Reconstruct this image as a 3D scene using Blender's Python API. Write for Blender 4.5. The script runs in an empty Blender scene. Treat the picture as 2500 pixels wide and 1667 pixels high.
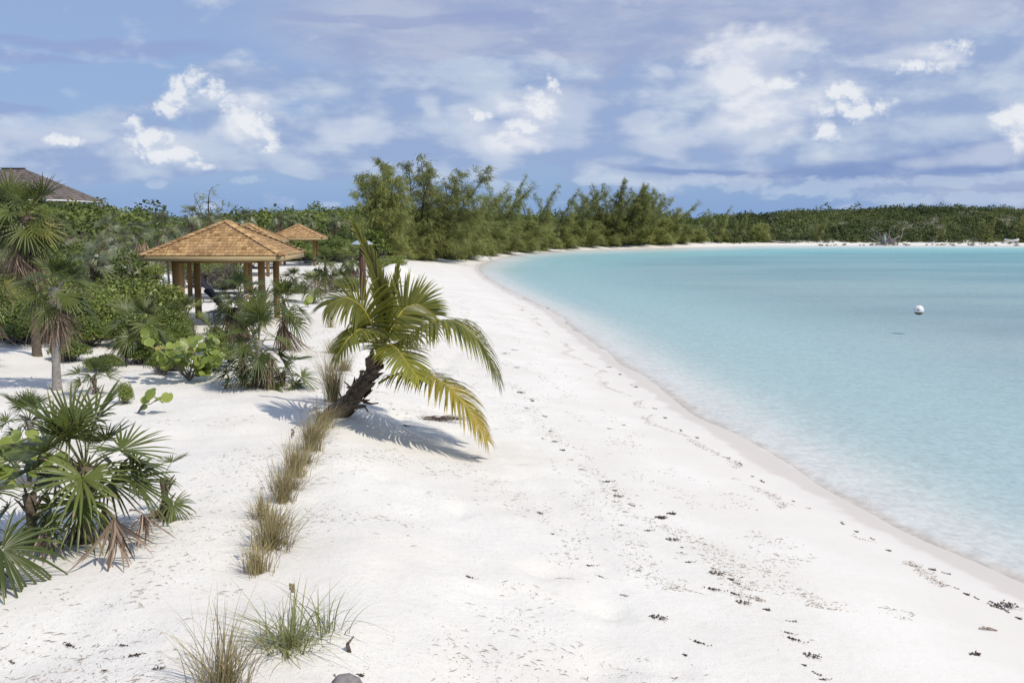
import bpy, math, random
import numpy as np
from math import radians as R, sin, cos, pi
from mathutils import Vector, Matrix

# ------------------------------------------------------------------ camera, sky, sun, exposure
SC = bpy.context.scene
COL = SC.collection
CAM_H = 4.35                                   # eye height above the sea
FPX, CX, CY, HORIZON = 2431.0, 1250.0, 833.5, 553.0   # photograph: 2500 x 1667
PITCH = math.atan((CY - HORIZON) / FPX)
cam = bpy.data.cameras.new('camera')
cam.lens = 35.0; cam.sensor_width = 36.0; cam.clip_start = 0.1; cam.clip_end = 6000
cam_o = bpy.data.objects.new('camera', cam); COL.objects.link(cam_o)
cam_o.location = (0, 0, CAM_H); cam_o.rotation_euler = (R(90) - PITCH, 0, 0)
SC.camera = cam_o
SC.view_settings.view_transform = 'Standard'; SC.view_settings.look = 'None'
SC.view_settings.exposure = 0.0; SC.view_settings.gamma = 1.0
SC.view_settings.use_curve_mapping = False
SC.cycles.transparent_max_bounces = 12
SC.cycles.max_bounces = 7; SC.cycles.diffuse_bounces = 3

SUN_EL, SUN_AZ = R(52), R(127)                 # azimuth clockwise from +Y: behind the camera, to the right
SUN_DIR = Vector((sin(SUN_AZ) * cos(SUN_EL), cos(SUN_AZ) * cos(SUN_EL), sin(SUN_EL)))
sun = bpy.data.lights.new('sun', 'SUN'); sun.energy = 3.5; sun.angle = R(0.5); sun.color = (1.0, 0.935, 0.82)
sun_o = bpy.data.objects.new('sun', sun); COL.objects.link(sun_o)
sun_o.rotation_euler = SUN_DIR.to_track_quat('Z', 'Y').to_euler(); sun_o.location = (20, -20, 40)


class NG:
    """small helper that wires shader nodes"""
    def __init__(s, tree):
        s.t = tree; s.n = tree.nodes; s.l = tree.links
    def new(s, typ, **kw):
        nd = s.n.new(typ)
        for k, v in kw.items(): setattr(nd, k, v)
        return nd
    def put(s, sock, v):
        if isinstance(v, bpy.types.NodeSocket): s.l.new(v, sock)
        else:
            try: sock.default_value = v
            except Exception: sock.default_value = (v[0], v[1], v[2], 1.0)
    def m(s, op, a, b=None, c=None, clamp=False):
        nd = s.new('ShaderNodeMath', operation=op, use_clamp=clamp)
        s.put(nd.inputs[0], a)
        if b is not None: s.put(nd.inputs[1], b)
        if c is not None: s.put(nd.inputs[2], c)
        return nd.outputs[0]
    def v(s, op, a, b=None):
        nd = s.new('ShaderNodeVectorMath', operation=op)
        s.put(nd.inputs[0], a)
        if b is not None: s.put(nd.inputs[1], b)
        return nd.outputs['Value'] if op in ('LENGTH', 'DOT_PRODUCT', 'DISTANCE') else nd.outputs[0]
    def noise(s, vec, scale, detail=4, rough=0.55, dist=0.0, dim='3D', col=False):
        nd = s.new('ShaderNodeTexNoise', noise_dimensions=dim)
        if vec is not None: s.put(nd.inputs['Vector'], vec)
        nd.inputs['Scale'].default_value = scale; nd.inputs['Detail'].default_value = detail
        nd.inputs['Roughness'].default_value = rough; nd.inputs['Distortion'].default_value = dist
        return nd.outputs['Color' if col else 'Fac']
    def ramp(s, v, a, b, lo=0.0, hi=1.0, smooth=True):
        nd = s.new('ShaderNodeMapRange', interpolation_type='SMOOTHSTEP' if smooth else 'LINEAR')
        s.put(nd.inputs[0], v)
        for i, q in zip((1, 2, 3, 4), (a, b, lo, hi)): s.put(nd.inputs[i], q)
        return nd.outputs[0]
    def mix(s, f, a, b, mode='MIX'):
        nd = s.new('ShaderNodeMix', data_type='RGBA', blend_type=mode)
        s.put(nd.inputs[0], f); s.put(nd.inputs[6], a); s.put(nd.inputs[7], b)
        return nd.outputs[2]
    def comb(s, x, y, z=0.0):
        nd = s.new('ShaderNodeCombineXYZ')
        for i, q in enumerate((x, y, z)): s.put(nd.inputs[i], q)
        return nd.outputs[0]


def lin(r, g, b):
    f = lambda c: (c / 255 / 12.92) if c / 255 <= 0.04045 else ((c / 255 + 0.055) / 1.055) ** 2.4
    return (f(r), f(g), f(b), 1.0)


def build_world():
    w = bpy.data.worlds.new('World'); SC.world = w; w.use_nodes = True
    t = w.node_tree; t.nodes.clear(); g = NG(t)
    out = g.new('ShaderNodeOutputWorld'); bg = g.new('ShaderNodeBackground')
    t.links.new(bg.outputs[0], out.inputs[0])
    sky = g.new('ShaderNodeTexSky', sky_type='NISHITA', sun_disc=False)
    sky.sun_elevation = SUN_EL; sky.sun_rotation = SUN_AZ
    sky.air_density = 1.0; sky.dust_density = 0.3; sky.ozone_density = 2.0
    d = g.new('ShaderNodeTexCoord').outputs['Generated']
    sep = g.new('ShaderNodeSeparateXYZ'); t.links.new(d, sep.inputs[0])
    x, y, z = sep.outputs
    az = g.m('ARCTAN2', x, y); el = g.m('ARCSINE', z)
    P = g.comb(az, el, 0.0)                                     # a direction of the sky as azimuth and elevation
    STR = 0.10                                                  # strength of the sky; cloud radiances are divided by it
    def C(r, gg, b):
        k = lin(r, gg, b); return (k[0] / STR, k[1] / STR, k[2] / STR, 1)

    def blobs(g, coord, lst):
        o = None
        for (px, py, rx, ry) in lst:
            a = math.atan((px - CX) / FPX); e = math.atan((HORIZON - py) / FPX * cos(a))
            q = g.v('MULTIPLY', g.v('SUBTRACT', coord, (a, e, 0)), (FPX / rx, FPX / ry, 0))
            b = g.ramp(g.v('LENGTH', q), 1.25, 0.0)
            o = b if o is None else g.m('MAXIMUM', o, b)
        return o

    def field(name, lst, vs, warpk, st=1.0, vor=False, amp=3.0):
        """cloud thickness over the sky: rounded masses broken up by cauliflower noise"""
        gt = bpy.data.node_groups.new(name, 'ShaderNodeTree'); k = NG(gt)
        gt.interface.new_socket('P', in_out='INPUT', socket_type='NodeSocketVector'); gt.interface.new_socket('D', in_out='OUTPUT', socket_type='NodeSocketFloat'); gt.interface.new_socket('F', in_out='OUTPUT', socket_type='NodeSocketFloat')
        gi = k.new('NodeGroupInput'); go = k.new('NodeGroupOutput'); p = gi.outputs[0]
        w1 = k.v('SUBTRACT', k.noise(p, 10, 2, 0.55, col=True, dim='2D'), (0.5, 0.5, 0.5))
        q = k.v('ADD', p, k.v('MULTIPLY', w1, (0.070 * warpk, 0.045 * warpk, 0)))
        ps = k.v('MULTIPLY', q, (1, st, 1))
        fb = k.noise(ps, vs, 8, 0.60, dim='2D')
        if vor:
            vo = k.new('ShaderNodeTexVoronoi', feature='F1', voronoi_dimensions='2D'); k.put(vo.inputs['Vector'], k.v('ADD', ps, k.comb(k.m('MULTIPLY', fb, 0.03), 0, 0))); vo.inputs['Scale'].default_value = vs * 1.3
            vo.inputs['Detail'].default_value = 3; vo.inputs['Roughness'].default_value = 0.6; vo.inputs['Lacunarity'].default_value = 2.2
            fb = k.m('ADD', k.m('MULTIPLY', fb, 0.6), k.m('MULTIPLY', k.m('SUBTRACT', 0.95, vo.outputs['Distance']), 0.42))
        b = blobs(k, q, lst)
        D = k.m('MULTIPLY', k.m('ADD', b, k.m('MULTIPLY', k.m('SUBTRACT', fb, 0.5), amp)), k.ramp(b, 0.0, 0.2)); k.l.new(D, go.inputs[0]); k.l.new(fb, go.inputs[1])
        def ev(coord):
            nd = g.new('ShaderNodeGroup'); nd.node_tree = gt; g.put(nd.inputs[0], coord); return nd.outputs
        return ev
    stretch = g.comb(az, g.m('MULTIPLY', el, 3.2))
    n1 = g.noise(stretch, 5.5, 4, 0.58, dim='2D'); n2 = g.noise(g.v('ADD', stretch, (3.1, 1.7, 0)), 13, 5, 0.6, dim='2D')
    # clear sky: the sky texture, filling in toward a blue low band of far air
    base = g.mix(0.72, sky.outputs[0], g.mix(g.ramp(el, 0.0, 0.22), C(128, 162, 215), C(152, 175, 219)))
    base = g.mix(g.m('MULTIPLY', g.ramp(el, 0.07, 0.0), 0.75), base, C(126, 162, 213))
    # high thin sheet, upper right and overhead
    wv = g.v('SUBTRACT', g.noise(stretch, 3.2, 3, 0.6, col=True, dim='2D'), (0.5, 0.5, 0.5)); Pw = g.v('ADD', P, g.v('MULTIPLY', wv, (0.16, 0.07, 0)))
    sb = blobs(g, Pw, [(1900, 20, 1500, 330), (2500, 190, 800, 330), (1300, -260, 1500, 330), (1500, 60, 700, 200)])
    sheet = g.m('MULTIPLY', g.ramp(sb, 0.08, 0.5), g.ramp(n1, 0.15, 0.5, 0.55, 1.0))
    sheet = g.m('MAXIMUM', sheet, g.m('MULTIPLY', g.ramp(el, 0.24, 0.36), g.ramp(n1, 0.35, 0.62, 0, 0.8)))
    base = g.mix(g.m('MULTIPLY', sheet, 0.92), base, g.mix(g.ramp(g.m('ADD', g.m('MULTIPLY', n2, 0.6), g.m('MULTIPLY', n1, 0.5)), 0.38, 0.72), C(157, 171, 207), C(184, 193, 216)))
    wisps = blobs(g, Pw, [(300, 130, 300, 30), (100, 168, 230, 16), (110, 112, 130, 18), (60, 300, 100, 20), (1000, 55, 500, 26)])
    base = g.mix(g.m('MULTIPLY', g.ramp(wisps, 0.05, 0.7), 0.55), base, C(147, 162, 205))
    # grey-blue body of the cumulus bank: soft, low contrast
    bank = field('bank_cloud', [(900, 215, 430, 60), (1300, 195, 330, 46), (640, 205, 170, 46), (1150, 345, 760, 105), (1700, 335, 760, 125), (2250, 310, 680, 170), (2350, 210, 600, 140), (2050, 330, 460, 120), (1650, 215, 380, 80), (120, 375, 360, 66), (420, 360, 320, 90), (520, 290, 150, 90), (700, 360, 420, 70), (550, 412, 600, 26), (2000, 385, 860, 56), (1500, 380, 600, 46), (2300, 400, 420, 46)], 9, 0.35, 1.9, False, 2.4)
    b0 = bank(P); bD = b0[0]
    soft = g.noise(g.comb(az, g.m('MULTIPLY', el, 2.2)), 16, 5, 0.52, dim='2D')
    bcol = g.mix(g.ramp(g.m('ADD', soft, g.m('MULTIPLY', g.m('SUBTRACT', n1, 0.5), 0.5)), 0.34, 0.66), C(152, 173, 211), C(185, 200, 223))
    base = g.mix(g.m('MULTIPLY', g.ramp(bD, 0.0, 0.50), 0.95), base, bcol)
    # darker cloud foot low over the land on the right, with pale far clouds under it
    foot = blobs(g, Pw, [(2250, 413, 800, 40), (2450, 390, 420, 44), (1750, 412, 420, 18)])
    base = g.mix(g.m('MULTIPLY', g.ramp(foot, 0.0, 0.9), 0.72), base, C(120, 145, 196))
    low = field('low_cloud', [(1700, 446, 110, 26), (1800, 452, 130, 24), (2020, 464, 170, 34), (2330, 440, 300, 16), (2350, 484, 300, 22), (612, 447, 46, 15), (405, 455, 42, 15), (805, 497, 34, 14), (1250, 458, 100, 22), (1480, 440, 90, 18)], 34, 0.3, 2.0)
    base = g.mix(g.m('MULTIPLY', g.ramp(low(P)[0], 0.10, 0.80), 0.55), base, C(188, 205, 227))
    # large softly glowing heads
    glow = blobs(g, Pw, [(1800, 140, 190, 95), (1760, 185, 150, 80), (1850, 270, 190, 110), (1700, 190, 160, 60), (1310, 290, 110, 100), (1270, 350, 170, 56), (2230, 160, 200, 46), (610, 310, 100, 100), (420, 370, 150, 50), (1580, 345, 160, 36), (900, 330, 170, 40), (150, 350, 200, 36), (2420, 385, 200, 30), (1060, 255, 60, 50), (1540, 180, 60, 30), (1165, 285, 70, 36), (1690, 320, 120, 30), (1500, 300, 90, 26)])
    base = g.mix(g.m('MULTIPLY', g.ramp(g.m('ADD', glow, g.m('MULTIPLY', g.m('SUBTRACT', soft, 0.5), 1.3)), 0.10, 0.80), 0.58), base, C(208, 216, 232))
    bright = blobs(g, g.v('ADD', P, g.v('MULTIPLY', g.v('SUBTRACT', g.noise(P, 22, 3, 0.6, col=True, dim='2D'), (0.5, 0.5, 0.5)), (0.05, 0.035, 0))), [(1790, 140, 150, 62), (1765, 190, 100, 50), (1850, 275, 150, 72), (1300, 285, 80, 80), (1275, 345, 110, 40), (620, 305, 70, 70), (2285, 140, 90, 36), (2470, 320, 60, 50)])
    base = g.mix(g.m('MULTIPLY', g.ramp(g.m('ADD', bright, g.m('MULTIPLY', g.m('SUBTRACT', soft, 0.5), 1.3)), 0.08, 0.85), 0.80), base, g.mix(g.ramp(soft, 0.36, 0.60), C(205, 213, 231), C(234, 237, 243)))
    # crisp sunlit cauliflower heads
    head = field('cumulus_head', [(468, 218, 66, 50), (432, 262, 70, 50), (520, 240, 80, 34), (580, 262, 70, 40), (620, 300, 64, 64), (648, 350, 52, 72), (378, 336, 84, 46), (345, 312, 56, 28), (425, 385, 130, 36), (500, 405, 60, 20),
                                  (1335, 222, 34, 40), (1310, 268, 66, 60), (1275, 315, 66, 40), (1175, 290, 60, 24), (1900, 215, 80, 32),
                                  (2035, 235, 76, 40), (2070, 278, 120, 46), (2010, 330, 50, 36), (2300, 126, 66, 38), (2200, 172, 110, 24), (2450, 292, 64, 42), (2480, 340, 66, 46), (165, 345, 60, 20)], 30, 0.30, 1.1, True, 1.5)
    h0 = head(P); h1 = head(g.v('ADD', P, (0.0035, 0.0065, 0))); hD = h0[0]
    lit = g.m('ADD', g.m('MULTIPLY', g.m('SUBTRACT', h0[1], h1[1]), 0.8), g.m('MULTIPLY', hD, 0.30))
    hcol = g.mix(g.ramp(lit, -0.08, 0.26), C(198, 209, 229), C(235, 238, 243))
    base = g.mix(g.m('MULTIPLY', g.ramp(hD, 0.02, 0.74), 0.92), base, hcol)
    t.links.new(base, bg.inputs['Color']); bg.inputs['Strength'].default_value = STR
    w.cycles.sampling_method = 'NONE'


build_world()

# ------------------------------------------------------------------ object helpers
def tag(o, label=None, cat=None, group=None, kind=None):
    for k, v in (('label', label), ('category', cat), ('group', group), ('kind', kind)):
        if v: o[k] = v
    return o


def empty(name, loc, rz=0.0, sc=1.0):
    o = bpy.data.objects.new(name, None); COL.objects.link(o)
    o.location = loc; o.rotation_euler = (0, 0, rz); o.scale = (sc, sc, sc)
    o.empty_display_size = 0.3
    return o


class MB:
    """collects shapes and links them as ONE mesh object"""
    def __init__(s):
        s.V = []; s.Q = []; s.T = []; s.qm = []; s.tm = []; s.tint = []; s.n = 0
    def add(s, V, Q=None, T=None, mat=0, tint=0.5):
        V = np.asarray(V, float).reshape(-1, 3)
        if Q is not None and len(Q):
            Q = np.asarray(Q, int).reshape(-1, 4); s.Q.append(Q + s.n); s.qm.append(np.full(len(Q), mat))
        if T is not None and len(T):
            T = np.asarray(T, int).reshape(-1, 3); s.T.append(T + s.n); s.tm.append(np.full(len(T), mat))
        s.tint.append(np.broadcast_to(np.asarray(tint, float), (len(V),)).copy())
        s.V.append(V); s.n += len(V)
    def box(s, c, size, rot=None, mat=0, tint=0.5):
        x, y, z = np.array(size) / 2
        V = np.array([[-x, -y, -z], [x, -y, -z], [x, y, -z], [-x, y, -z], [-x, -y, z], [x, -y, z], [x, y, z], [-x, y, z]])
        if rot is not None: V = V @ np.array(rot).T
        s.add(V + np.array(c), [[0, 3, 2, 1], [4, 5, 6, 7], [0, 1, 5, 4], [1, 2, 6, 5], [2, 3, 7, 6], [3, 0, 4, 7]], mat=mat, tint=tint)
    def tube(s, pts, rad, n=6, mat=0, tint=0.5, cap=True, flat=1.0):
        pts = np.asarray(pts, float); m = len(pts); rad = np.broadcast_to(np.asarray(rad, float), (m,))
        tg = np.gradient(pts, axis=0); tg /= np.linalg.norm(tg, axis=1)[:, None] + 1e-9
        up = np.array([0, 0, 1.0]) if abs(tg[0][2]) < 0.9 else np.array([1.0, 0, 0])
        V = []
        for p, t, r in zip(pts, tg, rad):
            a = np.cross(t, up); a /= np.linalg.norm(a) + 1e-9; b = np.cross(a, t); up = b
            for k in range(n):
                th = 2 * pi * k / n; V.append(p + a * cos(th) * r + b * sin(th) * r * flat)
        Q = [[i * n + k, i * n + (k + 1) % n, (i + 1) * n + (k + 1) % n, (i + 1) * n + k] for i in range(m - 1) for k in range(n)]
        T = []
        if cap:
            V.append(pts[0]); V.append(pts[-1]); c0, c1 = m * n, m * n + 1
            T = [[c0, (k + 1) % n, k] for k in range(n)] + [[c1, (m - 1) * n + k, (m - 1) * n + (k + 1) % n] for k in range(n)]
        s.add(V, Q, T, mat=mat, tint=tint)
    def lathe(s, prof, n=24, mat=0, tint=0.5, loc=(0, 0, 0)):
        V = [(r * cos(2 * pi * k / n) + loc[0], r * sin(2 * pi * k / n) + loc[1], z + loc[2]) for r, z in prof for k in range(n)]
        Q = [[i * n + k, i * n + (k + 1) % n, (i + 1) * n + (k + 1) % n, (i + 1) * n + k] for i in range(len(prof) - 1) for k in range(n)]
        s.add(V, Q, mat=mat, tint=tint)
    def mesh(s, name, mats, smooth=False):
        me = bpy.data.meshes.new(name)
        V = np.concatenate(s.V); Q = np.concatenate(s.Q) if s.Q else np.zeros((0, 4), int); T = np.concatenate(s.T) if s.T else np.zeros((0, 3), int)
        me.vertices.add(len(V)); me.vertices.foreach_set('co', V.astype(np.float32).ravel())
        nl = Q.size + T.size; me.loops.add(nl)
        me.loops.foreach_set('vertex_index', np.concatenate([Q.ravel(), T.ravel()]).astype(np.int32))
        me.polygons.add(len(Q) + len(T))
        st = np.concatenate([np.arange(len(Q)) * 4, len(Q) * 4 + np.arange(len(T)) * 3]).astype(np.int32)
        me.polygons.foreach_set('loop_start', st)
        mi = np.concatenate((s.qm or [np.zeros(0)]) + (s.tm or [np.zeros(0)])).astype(np.int32)
        me.polygons.foreach_set('material_index', mi)
        if smooth: me.polygons.foreach_set('use_smooth', np.ones(len(mi), bool))
        a = me.attributes.new('tint', 'FLOAT', 'POINT'); a.data.foreach_set('value', np.concatenate(s.tint).astype(np.float32))
        for m in (mats if isinstance(mats, (list, tuple)) else [mats]): me.materials.append(m)
        me.update(); me.validate()
        return me
    def build(s, name, mats, parent=None, smooth=False):
        return link(name, s.mesh(name, mats, smooth), parent)


def link(name, me, parent=None, loc=None, rz=0.0, sc=None, mat4=None):
    o = bpy.data.objects.new(name, me); COL.objects.link(o)
    if parent is not None: o.parent = parent
    if mat4 is not None: o.matrix_basis = mat4
    else:
        if loc is not None: o.location = loc
        o.rotation_euler = (0, 0, rz)
        if sc is not None: o.scale = (sc, sc, sc) if not hasattr(sc, '__len__') else sc
    return o


KIDS = {}
def copy_tree(o, parent=None):
    c = o.copy(); COL.objects.link(c); c.parent = parent
    for ch in list(o.children): copy_tree(ch, c)
    return c


# ------------------------------------------------------------------ land form
def ray(px, py):
    x = (px - CX) / FPX; y = -(py - CY) / FPX
    return np.array([x, cos(PITCH) + y * sin(PITCH), -sin(PITCH) + y * cos(PITCH)])


def at(px, py, Y):
    """point of the place at forward distance Y seen under photograph pixel px,py"""
    d = ray(px, py); t = Y / d[1]
    return Vector((d[0] * t, Y, CAM_H + d[2] * t))


SHORE = np.array([(60, -140), (24, -60), (10.5, -20), (7.6, 0), (6.9, 6), (6.3, 11.8), (6.1, 12.6), (5.8, 13.5), (5.5, 15.3), (5.15, 16.8), (4.9, 19.2), (4.35, 22.6), (4.2, 24.4), (3.9, 28), (3.6, 31), (3.4, 32.8), (2.9, 39.3), (2.55, 44.3), (2.2, 49.3),
                  (1.7, 53.9), (0, 65.6), (-2.1, 83.9), (-3.4, 101.6), (-3.6, 112.3), (-2.7, 127.1), (1.1, 157), (8.6, 178), (23.6, 194), (37.8, 207), (49.5, 219.5), (57, 224), (81.6, 227.5), (102, 227.5), (140, 229), (220, 222), (420, 190), (900, 120)], float)
POLY = np.vstack([SHORE, [(900, -140)]])


def sdist(x, y):
    """metres inland of the waterline (negative over the water)"""
    p = np.stack([x, y], -1).reshape(-1, 2)
    best = np.full(len(p), 1e9)
    for a, b in zip(SHORE[:-1], SHORE[1:]):
        ab = b - a; t = np.clip(((p - a) @ ab) / (ab @ ab), 0, 1)
        best = np.minimum(best, np.hypot(p[:, 0] - a[0] - ab[0] * t, p[:, 1] - a[1] - ab[1] * t))
    ins = np.zeros(len(p), bool)
    for (x0, y0), (x1, y1) in zip(POLY, np.roll(POLY, -1, 0)):
        c = ((y0 > p[:, 1]) != (y1 > p[:, 1]))
        with np.errstate(divide='ignore', invalid='ignore'):
            xi = (x1 - x0) * (p[:, 1] - y0) / (y1 - y0 + 1e-12) + x0
        ins ^= c & (p[:, 0] < xi)
    return np.where(ins, -best, best).reshape(np.shape(x))


def sstep(a, b, v):
    t = np.clip((v - a) / (b - a), 0, 1); return t * t * (3 - 2 * t)


def hash2(i, j, k=0):
    h = (i.astype(np.int64) * 374761393 + j.astype(np.int64) * 668265263 + k * 1274126177) & 0xffffffff
    h = ((h ^ (h >> 13)) * 1274126177) & 0xffffffff
    return ((h ^ (h >> 16)) & 0xffff) / 65535.0


def vnoise(x, y, k=0):
    i = np.floor(x); j = np.floor(y); fx = x - i; fy = y - j
    fx = fx * fx * (3 - 2 * fx); fy = fy * fy * (3 - 2 * fy); i = i.astype(int); j = j.astype(int)
    return (hash2(i, j, k) * (1 - fx) + hash2(i + 1, j, k) * fx) * (1 - fy) + (hash2(i, j + 1, k) * (1 - fx) + hash2(i + 1, j + 1, k) * fx) * fy - 0.5


SKY_PX = [-900, 100, 250, 330, 400, 450, 560, 640, 720, 800, 880, 1000, 1430, 1700, 1850, 2000, 2200, 2400, 2480, 2560, 3400]
SKY_Y = [485, 478, 484, 498, 515, 525, 528, 525, 517, 512, 507, 513, 527, 532, 522, 515, 510, 507, 513, 527, 530]
RID_D = [90, 90, 90, 90, 92, 100, 150, 170, 190, 210, 215, 220, 255, 270, 285, 300, 300, 300, 300, 300, 300]
RID_0 = [36, 36, 36, 38, 44, 55, 75, 85, 100, 110, 120, 130, 205, 225, 235, 238, 238, 238, 238, 238, 238]
AZ_T = np.arctan((np.array(SKY_PX) - CX) / FPX)
RID_Z = CAM_H + (HORIZON - np.array(SKY_Y)) / FPX * np.array(RID_D) - 1.5
PADS = [(-9.15, 32.3, 4.5), (-12.6, 43.6, 4.5), (-16.6, 63, 4), (-17.3, 80, 4)]


def height(x, y, fine=True):
    x = np.asarray(x, float); y = np.asarray(y, float)
    s = sdist(x, y)
    z = np.interp(s, [-400, -90, -50, -25, -12, -6, -2.5, -0.8, 0, 1.0, 3, 6, 7.0, 8.0, 9.5, 14, 60], [-1.35, -1.3, -1.2, -1.15, -1.1, -0.85, -0.42, -0.10, 0, 0.10, 0.36, 0.74, 0.90, 1.16, 1.24, 1.27, 1.3])
    land = sstep(0.5, 6, s)
    z = z + (0.035 * vnoise(x / 2.3, y / 2.6, 41) + 0.02 * vnoise(x / 0.9, y / 1.0, 42)) * np.exp(-(s / 3.0) ** 2)
    a = np.arctan2(x, np.maximum(y, 1e-3)); r = np.hypot(x, y)
    rz = np.interp(a, AZ_T, RID_Z); rd = np.interp(a, AZ_T, RID_D); r0 = np.interp(a, AZ_T, RID_0)
    h = (rz - 1.3) * sstep(r0, rd, r) * (1 - 0.75 * sstep(rd, rd + 160, r)) * sstep(8, 26, s) * (y > 0)
    z = z + h
    # dune hummocks, a mound beyond the lamp, sand heaped against the palm
    z = z + land * sstep(6.5, 9.5, s) * (0.16 * vnoise(x / 3.1, y / 3.7, 1) + 0.09 * vnoise(x / 1.2, y / 1.4, 2))
    z = z + 0.75 * np.exp(-((x + 7.9) / 1.1) ** 2 - ((y - 69) / 2.2) ** 2)
    z = z + 0.10 * np.exp(-((x + 2.6) / 0.9) ** 2 - ((y - 16.9) / 0.9) ** 2)
    if fine:
        dry = sstep(2.5, 6, s); near = 1 - sstep(45, 80, r)
        z = z + land * near * (dry * (0.050 * vnoise(x / 0.62, y / 0.7, 3) + 0.034 * vnoise(x / 0.29, y / 0.31, 4)) + 0.008 * vnoise(x / 0.7, y / 2.0, 5))
        # old foot and tyre marks along the upper beach
        band = np.exp(-((s - 5.7 - 0.5 * np.sin(y * 0.35)) / 0.22) ** 2)
        z = z - near * band * (0.03 + 0.015 * np.sin(y * 24))
        pk = np.maximum(0, vnoise(x / 0.34 + 7, y / 0.42, 9) - 0.26)
        z = z - near * pk * 0.26 * sstep(3.4, 5.2, s) * (1 - 0.6 * sstep(7.4, 9, s))
    # far right: a low rocky ledge instead of open sand
    for (px, py, rr) in PADS:
        w = 1 - sstep(rr * 0.55, rr, np.hypot(x - px, y - py)); z = z * (1 - w) + w * 1.25
    return z


def H(x, y): return float(height(np.array([x]), np.array([y]))[0])


TT = np.concatenate([np.arange(4, 60, 0.05), np.arange(60, 420, 0.4)])
def ground(px, py):
    """where the line of sight under this photograph pixel meets the ground"""
    d = ray(px, py); q = np.array([0, 0, CAM_H])[None] + d[None] * TT[:, None]
    hz = height(q[:, 0], q[:, 1]); k = np.argmax(q[:, 2] < hz)
    p = q[k]; return Vector((p[0], p[1], hz[k]))


def axis(segs):
    out = []
    for a, b, st in segs: out.append(np.arange(a, b, st))
    return np.concatenate(out + [[segs[-1][1]]])


def attr(me, name, v):
    a = me.attributes.new(name, 'FLOAT', 'POINT'); a.data.foreach_set('value', np.asarray(v, np.float32).ravel())


# ------------------------------------------------------------------ materials
def mat(name):
    m = bpy.data.materials.new(name); m.use_nodes = True; m.node_tree.nodes.clear()
    g = NG(m.node_tree); o = g.new('ShaderNodeOutputMaterial')
    return m, g, o


def simple(name, col, rough=0.6, var=0.25, scale=6.0, bump=0.2, metal=0.0, stretch=(1, 1, 1), col2=None, spec=0.5):
    m, g, o = mat(name); p = g.new('ShaderNodeBsdfPrincipled')
    c = g.v('MULTIPLY', g.new('ShaderNodeTexCoord').outputs['Object'], stretch)
    n = g.noise(c, scale, 5, 0.6)
    b = col2 or tuple(q * (1 - var) for q in col)
    g.put(p.inputs['Base Color'], g.mix(g.ramp(n, 0.3, 0.7), (*b, 1), (*col, 1)))
    p.inputs['Roughness'].default_value = rough; p.inputs['Metallic'].default_value = metal
    p.inputs['Specular IOR Level'].default_value = spec
    if bump:
        bn = g.new('ShaderNodeBump'); bn.inputs['Strength'].default_value = bump; bn.inputs['Distance'].default_value = 0.02
        g.l.new(n, bn.inputs['Height']); g.l.new(bn.outputs[0], p.inputs['Normal'])
    g.l.new(p.outputs[0], o.inputs[0]); return m


def leafmat(name, dark, light, tip=None, rough=0.5, transl=0.25, spec=0.4):
    """leaf colour varies from leaf to leaf with the tint stored on the mesh; values over 1 are dry tips"""
    m, g, o = mat(name); p = g.new('ShaderNodeBsdfPrincipled')
    t = g.new('ShaderNodeAttribute', attribute_name='tint').outputs['Fac']
    c = g.mix(g.ramp(t, 0.0, 1.0, smooth=False), (*dark, 1), (*light, 1))
    if tip: c = g.mix(g.ramp(t, 1.15, 1.8), c, (*tip, 1))
    r = g.new('ShaderNodeObjectInfo').outputs['Random']
    hv = g.new('ShaderNodeHueSaturation'); g.l.new(c, hv.inputs['Color']); hv.inputs['Saturation'].default_value = 0.96
    g.put(hv.inputs['Value'], g.ramp(r, 0, 1, 0.85, 1.15, False)); c = hv.outputs[0]
    g.put(p.inputs['Base Color'], c); p.inputs['Roughness'].default_value = rough; p.inputs['Specular IOR Level'].default_value = spec
    tr = g.new('ShaderNodeBsdfTranslucent'); g.put(tr.inputs[0], c)
    mx = g.new('ShaderNodeMixShader'); mx.inputs[0].default_value = transl
    g.l.new(p.outputs[0], mx.inputs[1]); g.l.new(tr.outputs[0], mx.inputs[2]); g.l.new(mx.outputs[0], o.inputs[0])
    return m


def tintmat(name, a, b, rough=0.7, bump=0.3, scale=(6, 6, 60), spec=0.3):
    """timber: piece-to-piece colour from the tint, grain from stretched noise"""
    m, g, o = mat(name); p = g.new('ShaderNodeBsdfPrincipled')
    t = g.new('ShaderNodeAttribute', attribute_name='tint').outputs['Fac']
    n = g.noise(g.v('MULTIPLY', g.new('ShaderNodeTexCoord').outputs['Object'], scale), 1.0, 4, 0.6)
    f = g.m('ADD', g.m('MULTIPLY', t, 0.75), g.m('MULTIPLY', g.m('SUBTRACT', n, 0.5), 0.9), clamp=True)
    c = g.mix(f, (*a, 1), (*b, 1)); wz = g.noise(g.new('ShaderNodeTexCoord').outputs['Object'], 1.6, 5, 0.65)
    gr = 0.5 * (a[1] + b[1]); c = g.mix(g.ramp(wz, 0.5, 0.8, 0.0, 0.22), c, (gr * 1.12, gr, gr * 0.86, 1))
    g.put(p.inputs['Base Color'], c); p.inputs['Roughness'].default_value = rough
    p.inputs['Specular IOR Level'].default_value = spec
    bn = g.new('ShaderNodeBump'); bn.inputs['Strength'].default_value = bump; bn.inputs['Distance'].default_value = 0.01
    g.l.new(n, bn.inputs['Height']); g.l.new(bn.outputs[0], p.inputs['Normal'])
    g.l.new(p.outputs[0], o.inputs[0]); return m


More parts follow.
